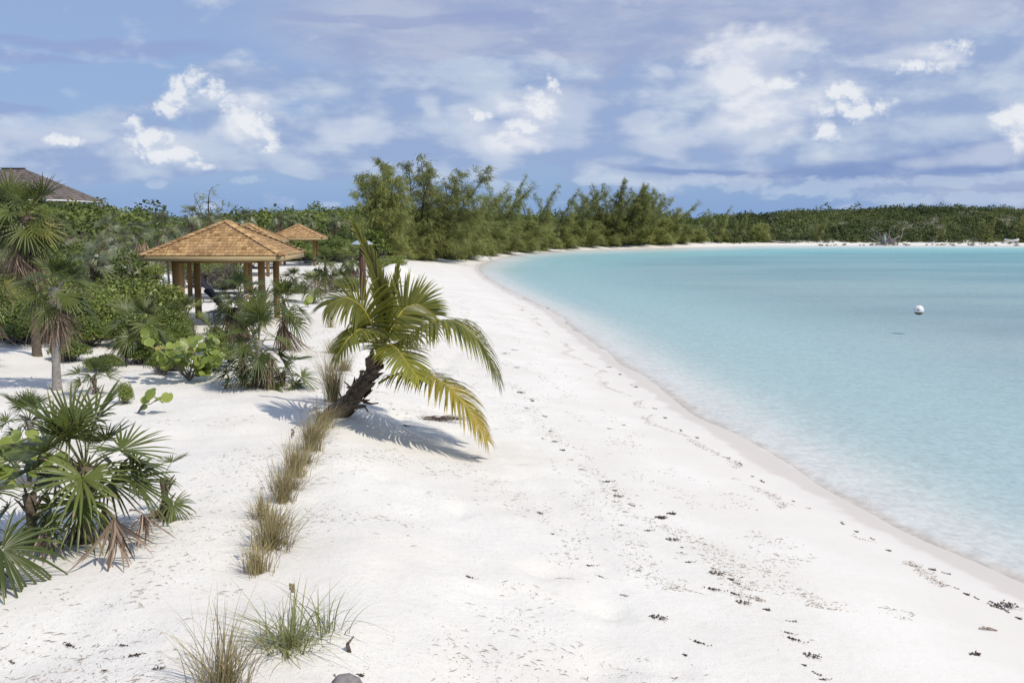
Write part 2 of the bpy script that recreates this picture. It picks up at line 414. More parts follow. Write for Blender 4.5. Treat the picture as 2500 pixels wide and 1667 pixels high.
def sandmat():
    m, g, o = mat('coral_sand'); p = g.new('ShaderNodeBsdfPrincipled')
    pos = g.new('ShaderNodeNewGeometry').outputs['Position']
    s = g.new('ShaderNodeAttribute', attribute_name='inland').outputs['Fac']
    soil = g.new('ShaderNodeAttribute', attribute_name='soil').outputs['Fac']
    n1 = g.noise(pos, 0.55, 5, 0.6); n2 = g.noise(pos, 9, 5, 0.65); n3 = g.noise(pos, 70, 3, 0.6)
    c = g.mix(g.ramp(n1, 0.3, 0.7), (0.72, 0.685, 0.625, 1), (0.785, 0.757, 0.697, 1))
    c = g.mix(g.m('MULTIPLY', g.ramp(n2, 0.52, 0.75), 0.16), c, (0.50, 0.44, 0.37, 1))
    se = g.m('ADD', s, g.m('MULTIPLY', g.m('SUBTRACT', n1, 0.5), 1.2))
    c = g.mix(g.m('MULTIPLY', g.ramp(se, 2.6, 1.6), 0.55), c, (0.70, 0.655, 0.605, 1))     # packed beach face
    sw = g.m('ADD', s, g.m('ADD', g.m('MULTIPLY', g.m('SUBTRACT', g.noise(pos, 0.8, 3, 0.55), 0.5), 0.9), g.m('MULTIPLY', g.m('SUBTRACT', g.noise(pos, 3.0, 2, 0.5), 0.5), 0.2)))
    c = g.mix(g.m('MULTIPLY', g.m('MULTIPLY', g.ramp(sw, 0.62, 0.42), g.ramp(sw, -0.5, 0.0)), 0.75), c, (0.60, 0.545, 0.485, 1))    # wet edge left by the last wave
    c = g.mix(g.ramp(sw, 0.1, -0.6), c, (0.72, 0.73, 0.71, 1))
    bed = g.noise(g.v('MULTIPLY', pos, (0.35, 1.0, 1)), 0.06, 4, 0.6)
    c = g.mix(g.ramp(sw, -0.2, -5.0), c, (0.48, 0.595, 0.605, 1))  # the water's aqua light absorption painted into the seabed colour
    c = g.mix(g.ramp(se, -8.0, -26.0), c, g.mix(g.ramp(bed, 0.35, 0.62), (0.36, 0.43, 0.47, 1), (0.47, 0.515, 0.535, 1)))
    grit = g.m('MULTIPLY', g.ramp(g.noise(pos, 30, 4, 0.75), 0.57, 0.66), g.ramp(g.m('ADD', n1, g.m('MULTIPLY', n2, 0.6)), 0.66, 0.92, 0, 0.6))
    c = g.mix(g.m('MULTIPLY', grit, g.ramp(s, 4.5, 8.0)), c, (0.30, 0.23, 0.17, 1))
    c = g.mix(g.m('MULTIPLY', soil, g.ramp(n2, 0.25, 0.6, 0.55, 1.0)), c, g.mix(n2, (0.055, 0.06, 0.03, 1), (0.14, 0.13, 0.08, 1)))
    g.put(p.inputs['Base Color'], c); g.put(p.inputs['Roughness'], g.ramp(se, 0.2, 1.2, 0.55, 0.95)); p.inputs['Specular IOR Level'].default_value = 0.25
    bn = g.new('ShaderNodeBump'); bn.inputs['Strength'].default_value = 0.5; bn.inputs['Distance'].default_value = 0.04
    dry = g.ramp(s, 1.2, 4.5, 0.12, 1.0)
    g.put(bn.inputs['Height'], g.m('MULTIPLY', g.m('ADD', n2, g.m('MULTIPLY', n3, 0.35)), dry)); g.l.new(bn.outputs[0], p.inputs['Normal'])
    g.l.new(p.outputs[0], o.inputs[0]); return m


def watermat():
    m, g, o = mat('sea_water')
    pos = g.new('ShaderNodeNewGeometry').outputs['Position']
    q = g.v('MULTIPLY', pos, (1.0, 0.75, 1.0))
    w1 = g.noise(q, 0.55, 3, 0.55, 0.6); w2 = g.noise(q, 2.2, 4, 0.6, 0.8); w3 = g.noise(q, 7.5, 3, 0.6, 0.5)
    patch = g.ramp(g.noise(g.v('MULTIPLY', pos, (0.5, 1.6, 1)), 0.05, 4, 0.6), 0.35, 0.65, 0.35, 1.0)
    calm = g.ramp(g.v('LENGTH', g.v('MULTIPLY', g.v('SUBTRACT', pos, (18, 168, 0)), (1 / 52, 1 / 42, 0))), 0.55, 1.1, 0.22, 1.0)
    patch = g.m('MULTIPLY', patch, calm)
    hgt = g.m('MULTIPLY', g.m('ADD', g.m('MULTIPLY', w1, 0.75), g.m('ADD', g.m('MULTIPLY', w2, 0.35), g.m('MULTIPLY', w3, 0.12))), patch)
    bn = g.new('ShaderNodeBump'); bn.inputs['Strength'].default_value = 1.0; bn.inputs['Distance'].default_value = 0.05
    g.l.new(hgt, bn.inputs['Height'])
    ca = g.m('ABSOLUTE', g.v('DOT_PRODUCT', bn.outputs[0], g.new('ShaderNodeNewGeometry').outputs['Incoming']))
    fr = g.m('ADD', 0.02, g.m('MULTIPLY', 0.98, g.m('POWER', g.m('SUBTRACT', 1.0, ca, clamp=True), 5.0)))
    gl = g.new('ShaderNodeBsdfGlossy'); gl.inputs['Roughness'].default_value = 0.03; g.l.new(bn.outputs[0], gl.inputs['Normal'])
    # rippled caustic light, painted into the tint of the transparent surface
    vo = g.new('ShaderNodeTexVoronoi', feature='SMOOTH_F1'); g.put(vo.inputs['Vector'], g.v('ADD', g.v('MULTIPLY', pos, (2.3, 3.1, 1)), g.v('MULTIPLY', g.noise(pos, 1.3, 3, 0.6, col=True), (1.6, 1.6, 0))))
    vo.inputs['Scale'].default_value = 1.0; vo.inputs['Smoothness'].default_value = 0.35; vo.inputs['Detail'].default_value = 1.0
    caustic_tint = g.ramp(g.m('ADD', vo.outputs['Distance'], g.m('MULTIPLY', g.m('SUBTRACT', w2, 0.5), 0.7)), 0.25, 0.95, 0.91, 1.0, False)
    caustic_tint = g.m('MULTIPLY', caustic_tint, g.ramp(w3, 0.38, 0.60, 0.90, 1.0))
    tr = g.new('ShaderNodeBsdfTransparent'); g.put(tr.inputs[0], g.comb(caustic_tint, caustic_tint, caustic_tint))
    mx = g.new('ShaderNodeMixShader'); g.put(mx.inputs[0], g.m('MINIMUM', fr, 0.85))
    g.l.new(tr.outputs[0], mx.inputs[1]); g.l.new(gl.outputs[0], mx.inputs[2]); g.l.new(mx.outputs[0], o.inputs['Surface'])
    va = g.new('ShaderNodeVolumeAbsorption'); va.inputs['Color'].default_value = (0.0, 0.86, 0.93, 1); va.inputs['Density'].default_value = 0.0115
    g.l.new(va.outputs[0], o.inputs['Volume'])
    return m


M = {}
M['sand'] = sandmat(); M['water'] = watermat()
M['fan'] = leafmat('fan_palm_leaf', (0.045, 0.068, 0.012), (0.155, 0.185, 0.036), (0.33, 0.22, 0.13), 0.36, 0.25, 0.45)
M['fan_pale'] = leafmat('silvery_palm_leaf', (0.085, 0.110, 0.045), (0.26, 0.285, 0.14), (0.40, 0.30, 0.2), 0.3, 0.22, 0.8)
M['fan_dry'] = leafmat('dry_palm_leaf', (0.12, 0.078, 0.052), (0.42, 0.305, 0.215), (0.46, 0.36, 0.27), 0.6, 0.12, 0.4)
M['fan_yellow'] = leafmat('yellowing_palm_leaf', (0.16, 0.17, 0.03), (0.30, 0.28, 0.05), (0.40, 0.28, 0.12), 0.4, 0.25, 0.5)
M['coco'] = leafmat('coconut_leaflet', (0.070, 0.095, 0.012), (0.38, 0.37, 0.048), (0.38, 0.26, 0.13), 0.36, 0.45, 0.5)
M['coco_yellow'] = leafmat('yellow_coconut_leaflet', (0.14, 0.17, 0.020), (0.52, 0.38, 0.045), (0.42, 0.25, 0.13), 0.4, 0.3, 0.5)
M['rachis'] = simple('yellow_leaf_stalk', (0.42, 0.34, 0.05), 0.45, 0.35, 9, 0.05)
M['petiole'] = simple('green_leaf_stalk', (0.20, 0.21, 0.06), 0.5, 0.3, 9, 0.05)
M['shrub'] = leafmat('shrub_leaf', (0.065, 0.100, 0.016), (0.225, 0.29, 0.045), (0.30, 0.23, 0.05), 0.42, 0.28, 0.45)
M['shrub_light'] = leafmat('light_shrub_leaf', (0.11, 0.15, 0.025), (0.33, 0.39, 0.075), (0.35, 0.28, 0.06), 0.42, 0.3, 0.45)
M['scrub'] = leafmat('scrub_leaf', (0.065, 0.095, 0.020), (0.25, 0.30, 0.068), (0.34, 0.28, 0.17), 0.55, 0.32, 0.3)
M['scrub_far'] = leafmat('far_scrub_leaf', (0.048, 0.070, 0.018), (0.175, 0.215, 0.055), (0.27, 0.24, 0.16), 0.55, 0.3, 0.3)
M['grape'] = leafmat('sea_grape_leaf', (0.14, 0.20, 0.03), (0.34, 0.40, 0.075), (0.45, 0.26, 0.08), 0.38, 0.4, 0.5)
M['needles'] = leafmat('casuarina_needles', (0.125, 0.15, 0.038), (0.42, 0.44, 0.13), (0.30, 0.20, 0.12), 0.6, 0.4, 0.3)
M['grass'] = leafmat('beach_grass', (0.17, 0.14, 0.06), (0.50, 0.41, 0.20), (0.48, 0.37, 0.2), 0.6, 0.25, 0.3)
M['green_grass'] = leafmat('green_beach_grass', (0.15, 0.185, 0.06), (0.40, 0.40, 0.17), (0.50, 0.40, 0.2), 0.5, 0.25, 0.4)
M['twig'] = simple('grey_twigs', (0.20, 0.175, 0.15), 0.85, 0.45, 5, 0.1)
M['bark'] = simple('grey_palm_bark', (0.36, 0.33, 0.30), 0.9, 0.45, 14, 0.6, stretch=(1, 1, 2.2))
M['dark_bark'] = simple('brown_palm_bark', (0.17, 0.13, 0.095), 0.9, 0.5, 12, 0.8, stretch=(1, 1, 2))
M['coco_bark'] = simple('coconut_trunk_bark', (0.150, 0.112, 0.082), 0.9, 0.62, 9, 1.0, stretch=(1, 1, 1.6))
M['wood_bark'] = simple('casuarina_bark', (0.10, 0.08, 0.062), 0.9, 0.4, 5, 0.6)
M['shingle'] = tintmat('cedar_shingles', (0.24, 0.135, 0.058), (0.68, 0.45, 0.215), 0.7, 0.3, (40, 40, 4))
M['post'] = tintmat('treated_posts', (0.19, 0.115, 0.045), (0.39, 0.25, 0.10), 0.7, 0.4, (30, 30, 2.2))
M['fascia'] = tintmat('pale_fascia', (0.30, 0.22, 0.11), (0.52, 0.41, 0.22), 0.7, 0.3, (3, 3, 40))
M['old_shingle'] = tintmat('weathered_shingles', (0.085, 0.07, 0.062), (0.30, 0.25, 0.225), 0.85, 0.4, (9, 9, 9))
M['white_paint'] = simple('white_paint', (0.70, 0.70, 0.68), 0.5, 0.15, 3, 0.05)
M['dark_wall'] = simple('dark_boards', (0.13, 0.12, 0.115), 0.7, 0.3, 3, 0.2, stretch=(1, 1, 8))  # dark board colour, same on walls, posts and ridge cap
M['screen'] = simple('window_screen', (0.03, 0.034, 0.04), 0.25, 0.3, 2, 0.0)
M['cushion'] = simple('navy_cushion', (0.012, 0.015, 0.030), 0.75, 0.3, 30, 0.2)
M['frame'] = simple('white_lounger_frame', (0.52, 0.53, 0.53), 0.4, 0.15, 5, 0.0)
M['lamp_post'] = simple('dark_red_timber', (0.105, 0.045, 0.030), 0.55, 0.4, 8, 0.3, stretch=(1, 1, 0.15))
M['lamp_cap'] = simple('pale_metal_cap', (0.50, 0.56, 0.60), 0.35, 0.15, 4, 0.0, metal=0.3)
M['buoy'] = simple('white_buoy', (0.78, 0.77, 0.75), 0.35, 0.08, 4, 0.0)
M['algae'] = simple('algae_band', (0.16, 0.14, 0.05), 0.7, 0.5, 12, 0.2)
M['buoy_mark'] = simple('dark_blue_mark', (0.015, 0.05, 0.085), 0.4, 0.2, 9, 0.0)
M['steel'] = simple('steel_eye', (0.35, 0.33, 0.31), 0.4, 0.2, 9, 0.0, metal=0.8)
M['weed'] = leafmat('dry_seaweed', (0.035, 0.026, 0.020), (0.14, 0.10, 0.07), (0.2, 0.12, 0.08), 0.7, 0.05, 0.3)
M['litter'] = leafmat('twig_litter', (0.12, 0.085, 0.06), (0.46, 0.36, 0.27), (0.5, 0.4, 0.3), 0.8, 0.0, 0.2)
M['drift'] = simple('grey_driftwood', (0.33, 0.30, 0.28), 0.9, 0.5, 8, 0.6, stretch=(1, 1, 4))
M['rock'] = simple('shore_rock', (0.33, 0.31, 0.27), 0.9, 0.6, 2.5, 0.8)
M['blue_paint'] = simple('faded_blue_paint', (0.32, 0.50, 0.54), 0.6, 0.3, 4, 0.1)
M['hull'] = simple('white_hull', (0.74, 0.74, 0.72), 0.35, 0.08, 3, 0.0)
M['hull_dark'] = simple('grey_green_keel', (0.10, 0.12, 0.10), 0.5, 0.3, 3, 0.0)
M['skin'] = simple('dark_skin', (0.075, 0.042, 0.028), 0.55, 0.2, 8, 0.0)
M['shirt'] = simple('pale_blue_shirt', (0.46, 0.49, 0.58), 0.8, 0.2, 8, 0.2)
M['shorts'] = simple('dark_shorts', (0.03, 0.03, 0.04), 0.8, 0.2, 8, 0.2)
M['hair'] = simple('black_hair', (0.012, 0.01, 0.009), 0.7, 0.2, 20, 0.3)

# ------------------------------------------------------------------ the ground sheet and the sea
def build_ground():
    xs = axis([(-900, -300, 60), (-300, -120, 12), (-120, -40, 3.2), (-40, -16, 1.0), (-16, -9, 0.35), (-9, 9, 0.13), (9, 30, 0.8), (30, 130, 4), (130, 320, 12), (320, 900, 60)])
    ys = axis([(-140, -20, 20), (-20, 5.5, 2), (5.5, 24, 0.13), (24, 48, 0.3), (48, 110, 1.0), (110, 250, 2.2), (250, 340, 5), (340, 600, 20), (600, 1200, 100)])
    X, Y = np.meshgrid(xs, ys); Z = height(X.ravel(), Y.ravel())
    S = sdist(X.ravel(), Y.ravel()); nx, ny = len(xs), len(ys)
    V = np.stack([X.ravel(), Y.ravel(), Z], -1)
    i = np.arange(ny - 1)[:, None] * nx + np.arange(nx - 1)[None]; i = i.ravel()
    mb = MB(); mb.add(V, np.stack([i, i + 1, i + 1 + nx, i + nx], -1))
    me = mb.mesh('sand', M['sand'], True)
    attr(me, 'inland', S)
    xx, yy = X.ravel(), Y.ravel()
    s0 = np.where(yy < 60, np.interp(yy, [20, 23, 29, 33], [21, 15.8, 15.5, 21]), np.interp(yy, [60, 84, 100, 130, 200, 240], [20, 14, 7.0, 5.5, 5.5, 5.5]))
    soil = sstep(0, 3, S - s0 + 4 * vnoise(xx / 4, yy / 4, 21))
    for (px, py, rr) in PADS: soil *= sstep(rr * 0.9, rr * 1.4, np.hypot(xx - px, yy - py))
    attr(me, 'soil', soil)
    tag(link('ground', me), kind='structure')


def build_sea():
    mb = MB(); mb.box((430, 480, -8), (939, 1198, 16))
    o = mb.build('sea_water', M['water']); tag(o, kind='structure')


build_ground(); build_sea()
rng = np.random.default_rng(11)
rnd = random.Random(5)


# ------------------------------------------------------------------ scrub on the slopes: one mass nobody could count
def unit(v): return v / (np.linalg.norm(v, axis=-1, keepdims=True) + 1e-9)


def leaf_quads(C, Nrm, size, asp=0.6):
    """one leaf-shaped quad (a kite) per centre"""
    n = len(C); r = unit(rng.normal(size=(n, 3))); a = unit(np.cross(Nrm, r)); b = np.cross(Nrm, a)
    L = np.broadcast_to(size, (n,))[:, None]
    V = np.stack([C - a * L * 0.5, C + b * L * 0.5 * asp - a * L * .05, C + a * L * 0.5, C - b * L * 0.5 * asp - a * L * .05], 1)
    return V.reshape(-1, 3), np.arange(4 * n).reshape(-1, 4)


HILL_PALMS = [(408, 566, 44, 1.15), (470, 530, 58, 1.0), (265, 562, 48, 1.0), (295, 596, 43, 0.95), (335, 575, 50, 1.0), (250, 618, 36, 1.05), (515, 548, 60, 1.0), (310, 640, 34, 0.85),
                                     (225, 655, 31, 0.9), (440, 582, 52, 0.9), (20, 600, 38, 1.1), (600, 540, 78, 1.1), (680, 538, 90, 1.1), (715, 550, 92, 1.0), (750, 545, 98, 1.1), (815, 545, 98, 1.1), (560, 560, 66, 0.9)]
def scrub_mask(x, y):
    s = sdist(x, y); r = np.hypot(x, y)
    s0 = np.where(y < 58, 23, np.interp(y, [58, 84, 100, 200, 225, 240], [21, 16, 10.5, 10, 4.8, 4.8]))
    ok = (s > s0) & (r > 40)
    for (px, py, rr) in PADS: ok &= np.hypot(x - px, y - py) > rr + 1.0
    ok &= ~((x > -20) & (y < 90) & (s < 19))
    for (a, b, Y, sz) in HILL_PALMS: ok &= np.hypot(x - (a - CX) / FPX * Y, y - Y + 0.8) > 1.25
    ok &= ~((np.abs(x + 36) < 7.0) & (np.abs(y - 79) < 6))
    return ok


def build_scrub():
    def field(name, pts_per, bands):
        mb = MB()
        for (r0, r1, a0, a1, step, nleaf, lsize, rad) in bands:
            area = 0.5 * (r1 * r1 - r0 * r0) * (a1 - a0); n = int(area / step ** 2)
            r = np.sqrt(rng.uniform(r0 * r0, r1 * r1, n)); a = rng.uniform(a0, a1, n)
            x, y = r * np.sin(a), r * np.cos(a)
            rd = np.interp(a, AZ_T, RID_D)
            k = scrub_mask(x, y) & (r < rd + 25)
            x, y, r = x[k], y[k], r[k]; n = len(x)
            if not n: continue
            z = height(x, y, False)
            R_ = rad * np.exp(np.clip(rng.normal(0, 0.30, n), -0.6, 0.55)) * (1 + 0.7 * vnoise(x / 9, y / 9, 51)) ; hh = R_ * rng.uniform(0.85, 1.35, n) * (1 + 0.5 * (rng.random(n) < 0.08))
            u = unit(rng.normal(size=(n, nleaf, 3))); u[..., 2] = np.abs(u[..., 2]) * 0.95 + 0.02
            # bumpy crowns: several lobes per bush
            ph = rng.uniform(0, 6.28, (n, 1)); lob = 1 + 0.22 * np.sin(4 * np.arctan2(u[..., 1], u[..., 0]) + ph) * (1 - u[..., 2])
            rad_ = rng.uniform(0.70, 0.96, (n, nleaf)) * (0.9 + 0.45 * (lob - 1))
            P = np.stack([x[:, None] + u[..., 0] * rad_ * R_[:, None], y[:, None] + u[..., 1] * rad_ * R_[:, None], z[:, None] - 0.1 + u[..., 2] * rad_ * hh[:, None]], -1).reshape(-1, 3)
            Nn = unit(u.reshape(-1, 3) * 0.7 + rng.normal(size=(n * nleaf, 3)) * 0.55 + np.array([0, 0, 0.35]))
            V, Q = leaf_quads(P, Nn, np.repeat(lsize * np.clip(R_ / rad, 0.6, 2.2), nleaf) * rng.uniform(0.6, 1.3, n * nleaf), 0.75)
            bt = np.clip(rng.normal(0.42, 0.2, (n, 1)) + 0.9 * vnoise(x / 11, y / 11, 52)[:, None], 0, 1); bt = np.where(rng.random((n, 1)) < 0.03, 1.5, bt)
            tn = np.clip(bt + rng.normal(0, 0.16, (n, nleaf)), 0, 1.9).reshape(-1)
            mb.add(V, Q, tint=np.repeat(tn, 4))
        return mb
    A = lambda px: math.atan((px - CX) / FPX)
    mb = field('left', 0, [(40, 75, A(-700), A(560), 1.15, 170, 0.17, 0.95), (75, 130, A(-700), A(980), 1.5, 130, 0.22, 1.1), (130, 250, A(300), A(1500), 2.0, 110, 0.29, 1.35),
                           (150, 300, A(1400), A(1780), 2.2, 100, 0.3, 1.5)])
    o = mb.build('hillside_scrub', M['scrub']); tag(o, 'low dense green scrub covering the slope behind the gazebos and casuarinas', 'scrub', kind='stuff')
    mb = field('far', 0, [(228, 330, A(1740), A(2850), 1.4, 84, 0.32, 1.35)])
    o = mb.build('far_hill_scrub', M['scrub_far']); tag(o, 'dark green scrub over the low hill across the bay', 'scrub', kind='stuff')


build_scrub()


# ------------------------------------------------------------------ casuarinas along the far curve of the beach
def casuarina_meshes(seed, h, spread, lean, leaders, dens=1.0, low=0.06, airy=0.0, droop=0.6, fan=0.35, full=0.75, even=0.55):
    r = random.Random(seed); g = np.random.default_rng(seed)
    tr = MB(); O = []; D = []
    def curve(p, d, L, n, up, wind):
        pts = [np.array(p)]; d = np.array(d, float)
        for i in range(n):
            d = d + np.array([wind, 0, up]) / n + g.normal(0, 0.10, 3); d /= np.linalg.norm(d)
            pts.append(pts[-1] + d * L / n)
        return np.array(pts)
    for k in range(leaders):
        ang = r.uniform(0, 2 * pi); tilt = fan * (r.random() ** 0.7) if k else 0.06
        hh = h * (1.0 if k == 0 else r.uniform(even, 1.0))
        d0 = (sin(tilt) * cos(ang) * 1.6 + lean * 0.4, sin(tilt) * sin(ang), cos(tilt))
        ld = curve((r.uniform(-.25, .25) * (k > 0), r.uniform(-.2, .2) * (k > 0), -0.15), d0, hh * 1.03, 9, 0.35, lean * 0.9)
        rad = np.linspace(0.017 * h * (1 if k == 0 else 0.7), 0.012, len(ld)); tr.tube(ld, rad, 6)
        nb = int(34 * dens * hh / h)
        for b in range(nb):
            t = low + (0.985 - low) * (b + r.random()) / nb; f = t * (len(ld) - 1); i = min(int(f), len(ld) - 2); p = ld[i] + (ld[i + 1] - ld[i]) * (f - i)
            a = r.uniform(0, 2 * pi); prof = (1 - t) ** full * (0.55 + 0.45 * min(1, t / 0.25)) + 0.06
            L = spread * prof * r.uniform(0.6, 1.12)
            el = r.uniform(0.15, 0.75) + 0.35 * t
            bd = np.array((cos(a) * cos(el) + lean * 0.55, sin(a) * cos(el), sin(el)))
            n = 6; br = curve(p, bd / np.linalg.norm(bd), L, n, -0.25 * (1 - t), lean * 0.5)
            if L > 0.5: tr.tube(br, np.linspace(0.012 * L + 0.006, 0.006, n + 1), 4)
            ns = int((4 + 15 * L) * (1 - airy))
            for q in range(ns):
                ff = (0.12 + 0.88 * r.random()) * n; i2 = min(int(ff), n - 1); pp = br[i2] + (br[i2 + 1] - br[i2]) * (ff - i2)
                dd = (br[i2 + 1] - br[i2]); dd = dd / np.linalg.norm(dd)
                off = g.normal(0, 0.09 + 0.055 * L, 3)
                O.append(pp + off); D.append(dd * 0.55 + np.array((lean * 0.35, 0, -droop * r.uniform(0.2, 1.3))) + g.normal(0, 0.33, 3))
    O = np.array(O); D = unit(np.array(D)); K = 7
    n = len(O); O2 = np.repeat(O, K, 0) + g.normal(0, 0.085, (n * K, 3)); D2 = unit(np.repeat(D, K, 0) + g.normal(0, 0.26, (n * K, 3)) + np.array((0, 0, -0.10)))
    L = g.uniform(0.18, 0.50, n * K)[:, None]; wd = g.uniform(0.010, 0.022, n * K)[:, None]
    sd = unit(np.cross(D2, g.normal(size=(n * K, 3))))
    mid = O2 + D2 * L * 0.55; tipv = O2 + D2 * L + np.array((0, 0, -1)) * L * 0.18
    V = np.stack([O2 - sd * wd * .5, O2 + sd * wd * .5, mid + sd * wd, tipv, mid - sd * wd], 1).reshape(-1, 3)
    base = np.arange(n * K)[:, None] * 5
    Q = (base + np.array([[0, 1, 2, 4]])); T = (base + np.array([[4, 2, 3]]))
    ti = np.repeat(np.clip(np.repeat(g.normal(0.5, 0.30, n), K) + g.normal(0, 0.1, n * K), 0, 1), 5)
    ti = np.where(np.repeat(np.repeat(g.random(n) < 0.025, K), 5), 1.5, ti)
    cr = MB(); cr.add(V, Q, T, tint=ti)
    return tr.mesh('trunk', M['wood_bark'], True), cr.mesh('crown', M['needles'])


CAS = [casuarina_meshes(1, 9.0, 2.7, 0.08, 5, 1.0, 0.25, 0.18, 0.75, 0.30, 0.5, 0.75),      # tall open oval crown
       casuarina_meshes(2, 9.6, 3.0, 0.14, 8, 0.8, 0.10, 0.14, 0.75, 0.50, 0.6, 0.78),      # big broad crown
       casuarina_meshes(3, 7.5, 2.1, 0.45, 4, 0.9, 0.05, 0.36, 0.45, 0.55, 1.0),      # wind-leaned
       casuarina_meshes(4, 8.0, 1.7, 0.42, 4, 0.9, 0.04, 0.42, 0.35, 0.6, 1.1),      # wind-leaned, open tips
       casuarina_meshes(5, 9.4, 1.9, 0.32, 20, 0.9, 0.10, 0.14, 0.30, 0.85, 0.9, 0.88),      # many-stemmed fan
       casuarina_meshes(6, 4.6, 3.2, 0.35, 6, 0.85, 0.02, 0.0, 0.50, 0.75),      # low skirt bush
       casuarina_meshes(7, 4.4, 0.42, 0.05, 3, 0.8, 0.2, 0.72, 0.1, 0.55)]       # thin sapling


def casuarina(kind, px, Y, h_px_top, label, group='casuarinas along the curve of the beach', rz=0.0, wide=1.0, back=0.0):
    py = np.interp(px, [900, 980, 1060, 1120, 1180, 1250, 1300, 1400, 1530, 1650, 1750, 1850, 1900, 2500], [632, 634, 637, 630, 622, 616, 613, 604, 599, 596, 593, 591, 590, 592])
    p = ground(px, py); d = Vector((p.x, p.y, 0)).normalized() * back; p = p + d; p.z = H(p.x, p.y)
    top = at(px, h_px_top, p.y).z
    me_t, me_c = CAS[kind]
    zs = [v for v in me_c.vertices[0].co]   # reach of the mesh
    hm = max(c[2] for c in CAS_BB[kind]); sc = max(0.25, (top - p.z) / hm)
    o = empty('casuarina_tree', p, rz, 1.0); o.scale = (sc * wide, sc * wide, sc)
    tag(o, label, 'tree', group)
    link('trunk', me_t, o); link('crown', me_c, o)
    return o


CAS_BB = []
for t_, c_ in CAS:
    co = np.empty(len(c_.vertices) * 3, np.float32); c_.vertices.foreach_get('co', co); co = co.reshape(-1, 3)
    CAS_BB.append([co.min(0), np.percentile(co, 99.9, axis=0)])

G = 'casuarinas along the curve of the beach'
casuarina(0, 935, 92, 384, 'tall airy casuarina with an open oval crown, furthest inland of the tall pair', rz=0.0, wide=1.08)
casuarina(1, 1052, 90, 380, 'tallest and broadest casuarina, its dense crown hanging over the narrow sand', rz=0.2, wide=1.38)
casuarina(2, 1000, 96, 505, 'shaded dark casuarina filling in between the two tall casuarinas', rz=2.2, wide=1.3)
casuarina(5, 1118, 88, 520, 'low drooping casuarina whose branch tips hang over the narrow sand below the tallest tree', rz=0.4, wide=1.1)
casuarina(2, 1140, 104, 452, 'wind-leaned casuarina just seaward of the tallest casuarina, pointed top', rz=0.0)
casuarina(2, 1196, 112, 448, 'casuarina with a slanting feathery plume between the tallest tree and the slim upright one', rz=0.1)
casuarina(3, 1228, 124, 428, 'slim casuarina with one upright tip standing above its neighbours', rz=0.0, wide=0.8)
casuarina(3, 1300, 132, 452, 'small casuarina with two slanting tips, left of the gap in the trees', rz=0.3)
casuarina(3, 1352, 136, 462, 'casuarina with a row of thin wind-blown tips before the gap of sky', rz=-0.2, wide=1.2)
casuarina(2, 1392, 140, 458, 'bushy wind-leaned casuarina right at the edge of the gap of sky', rz=0.1)
casuarina(4, 1500, 158, 440, 'wide many-stemmed casuarina fanning out like a broom, biggest on the far curve', rz=0.0, wide=1.15)
casuarina(4, 1555, 168, 452, 'right half of the broom-shaped clump, a many-stemmed casuarina leaning seaward', rz=0.9, wide=1.1)
casuarina(2, 1625, 176, 492, 'low casuarina leaning right, at the right foot of the broom-shaped clump', rz=0.0, wide=1.2)
casuarina(3, 1748, 212, 503, 'short lone casuarina near where the white beach ends', rz=0.0)
casuarina(3, 1800, 220, 512, 'smaller casuarina beside the short lone one near the end of the white beach', rz=0.4)
casuarina(5, 1850, 232, 545, 'pale green casuarina bush at the right end of the white beach', rz=0.4)
casuarina(3, 1995, 236, 520, 'casuarina standing in front of the far hill, left of the driftwood pile', rz=0.4)
casuarina(3, 2300, 238, 540, 'leaning casuarina by the rocky far shore, right of the driftwood pile', rz=1.4)
casuarina(2, 2405, 238, 527, 'broad casuarina at the far right shore, left of the pale boat', rz=1.0)
casuarina(2, 2490, 238, 515, 'casuarina at the right edge of the far shore behind the pale boat', rz=0.5)
for i, (px, Y, top, rz, w) in enumerate([(1010, 86, 545, 0.3, 1.0), (935, 90, 545, 1.2, 1.1), (1085, 98, 520, 2.0, 1.2), (1170, 106, 530, 0.0, 1.2), (1215, 118, 530, 0.7, 1.3), (1262, 124, 528, 0.2, 1.3),
                                         (1310, 130, 532, 1.0, 1.3), (1365, 138, 530, 0.1, 1.3), (1420, 146, 528, 0.5, 1.4), (1470, 152, 525, 0.0, 1.4), (1530, 160, 525, 0.9, 1.4), (1590, 168, 522, 0.2, 1.4),
                                         (1650, 182, 538, 0.0, 1.4), (1700, 194, 548, 0.6, 1.3), (1760, 208, 552, 0.1, 1.3), (1240, 136, 520, 1.7, 1.4), (1440, 165, 518, 2.7, 1.4), (1560, 184, 515, 0.4, 1.5)]):
    casuarina(5, px, Y, top + (10 if px > 1150 else 0), 'low bushy casuarina in the hedge-like row behind the curving sand', group='low casuarinas behind the curving sand', rz=rz, wide=w, back=2.0 + 9 * (i > 14))
casuarina(6, 505, 84, 470, 'thin nearly bare sapling with a few short branches, left of the forked one', group='bare saplings on the skyline')
casuarina(6, 536, 84, 456, 'forked thin sapling with spindly arms rising over the skyline', group='bare saplings on the skyline', rz=1.2, wide=1.4)


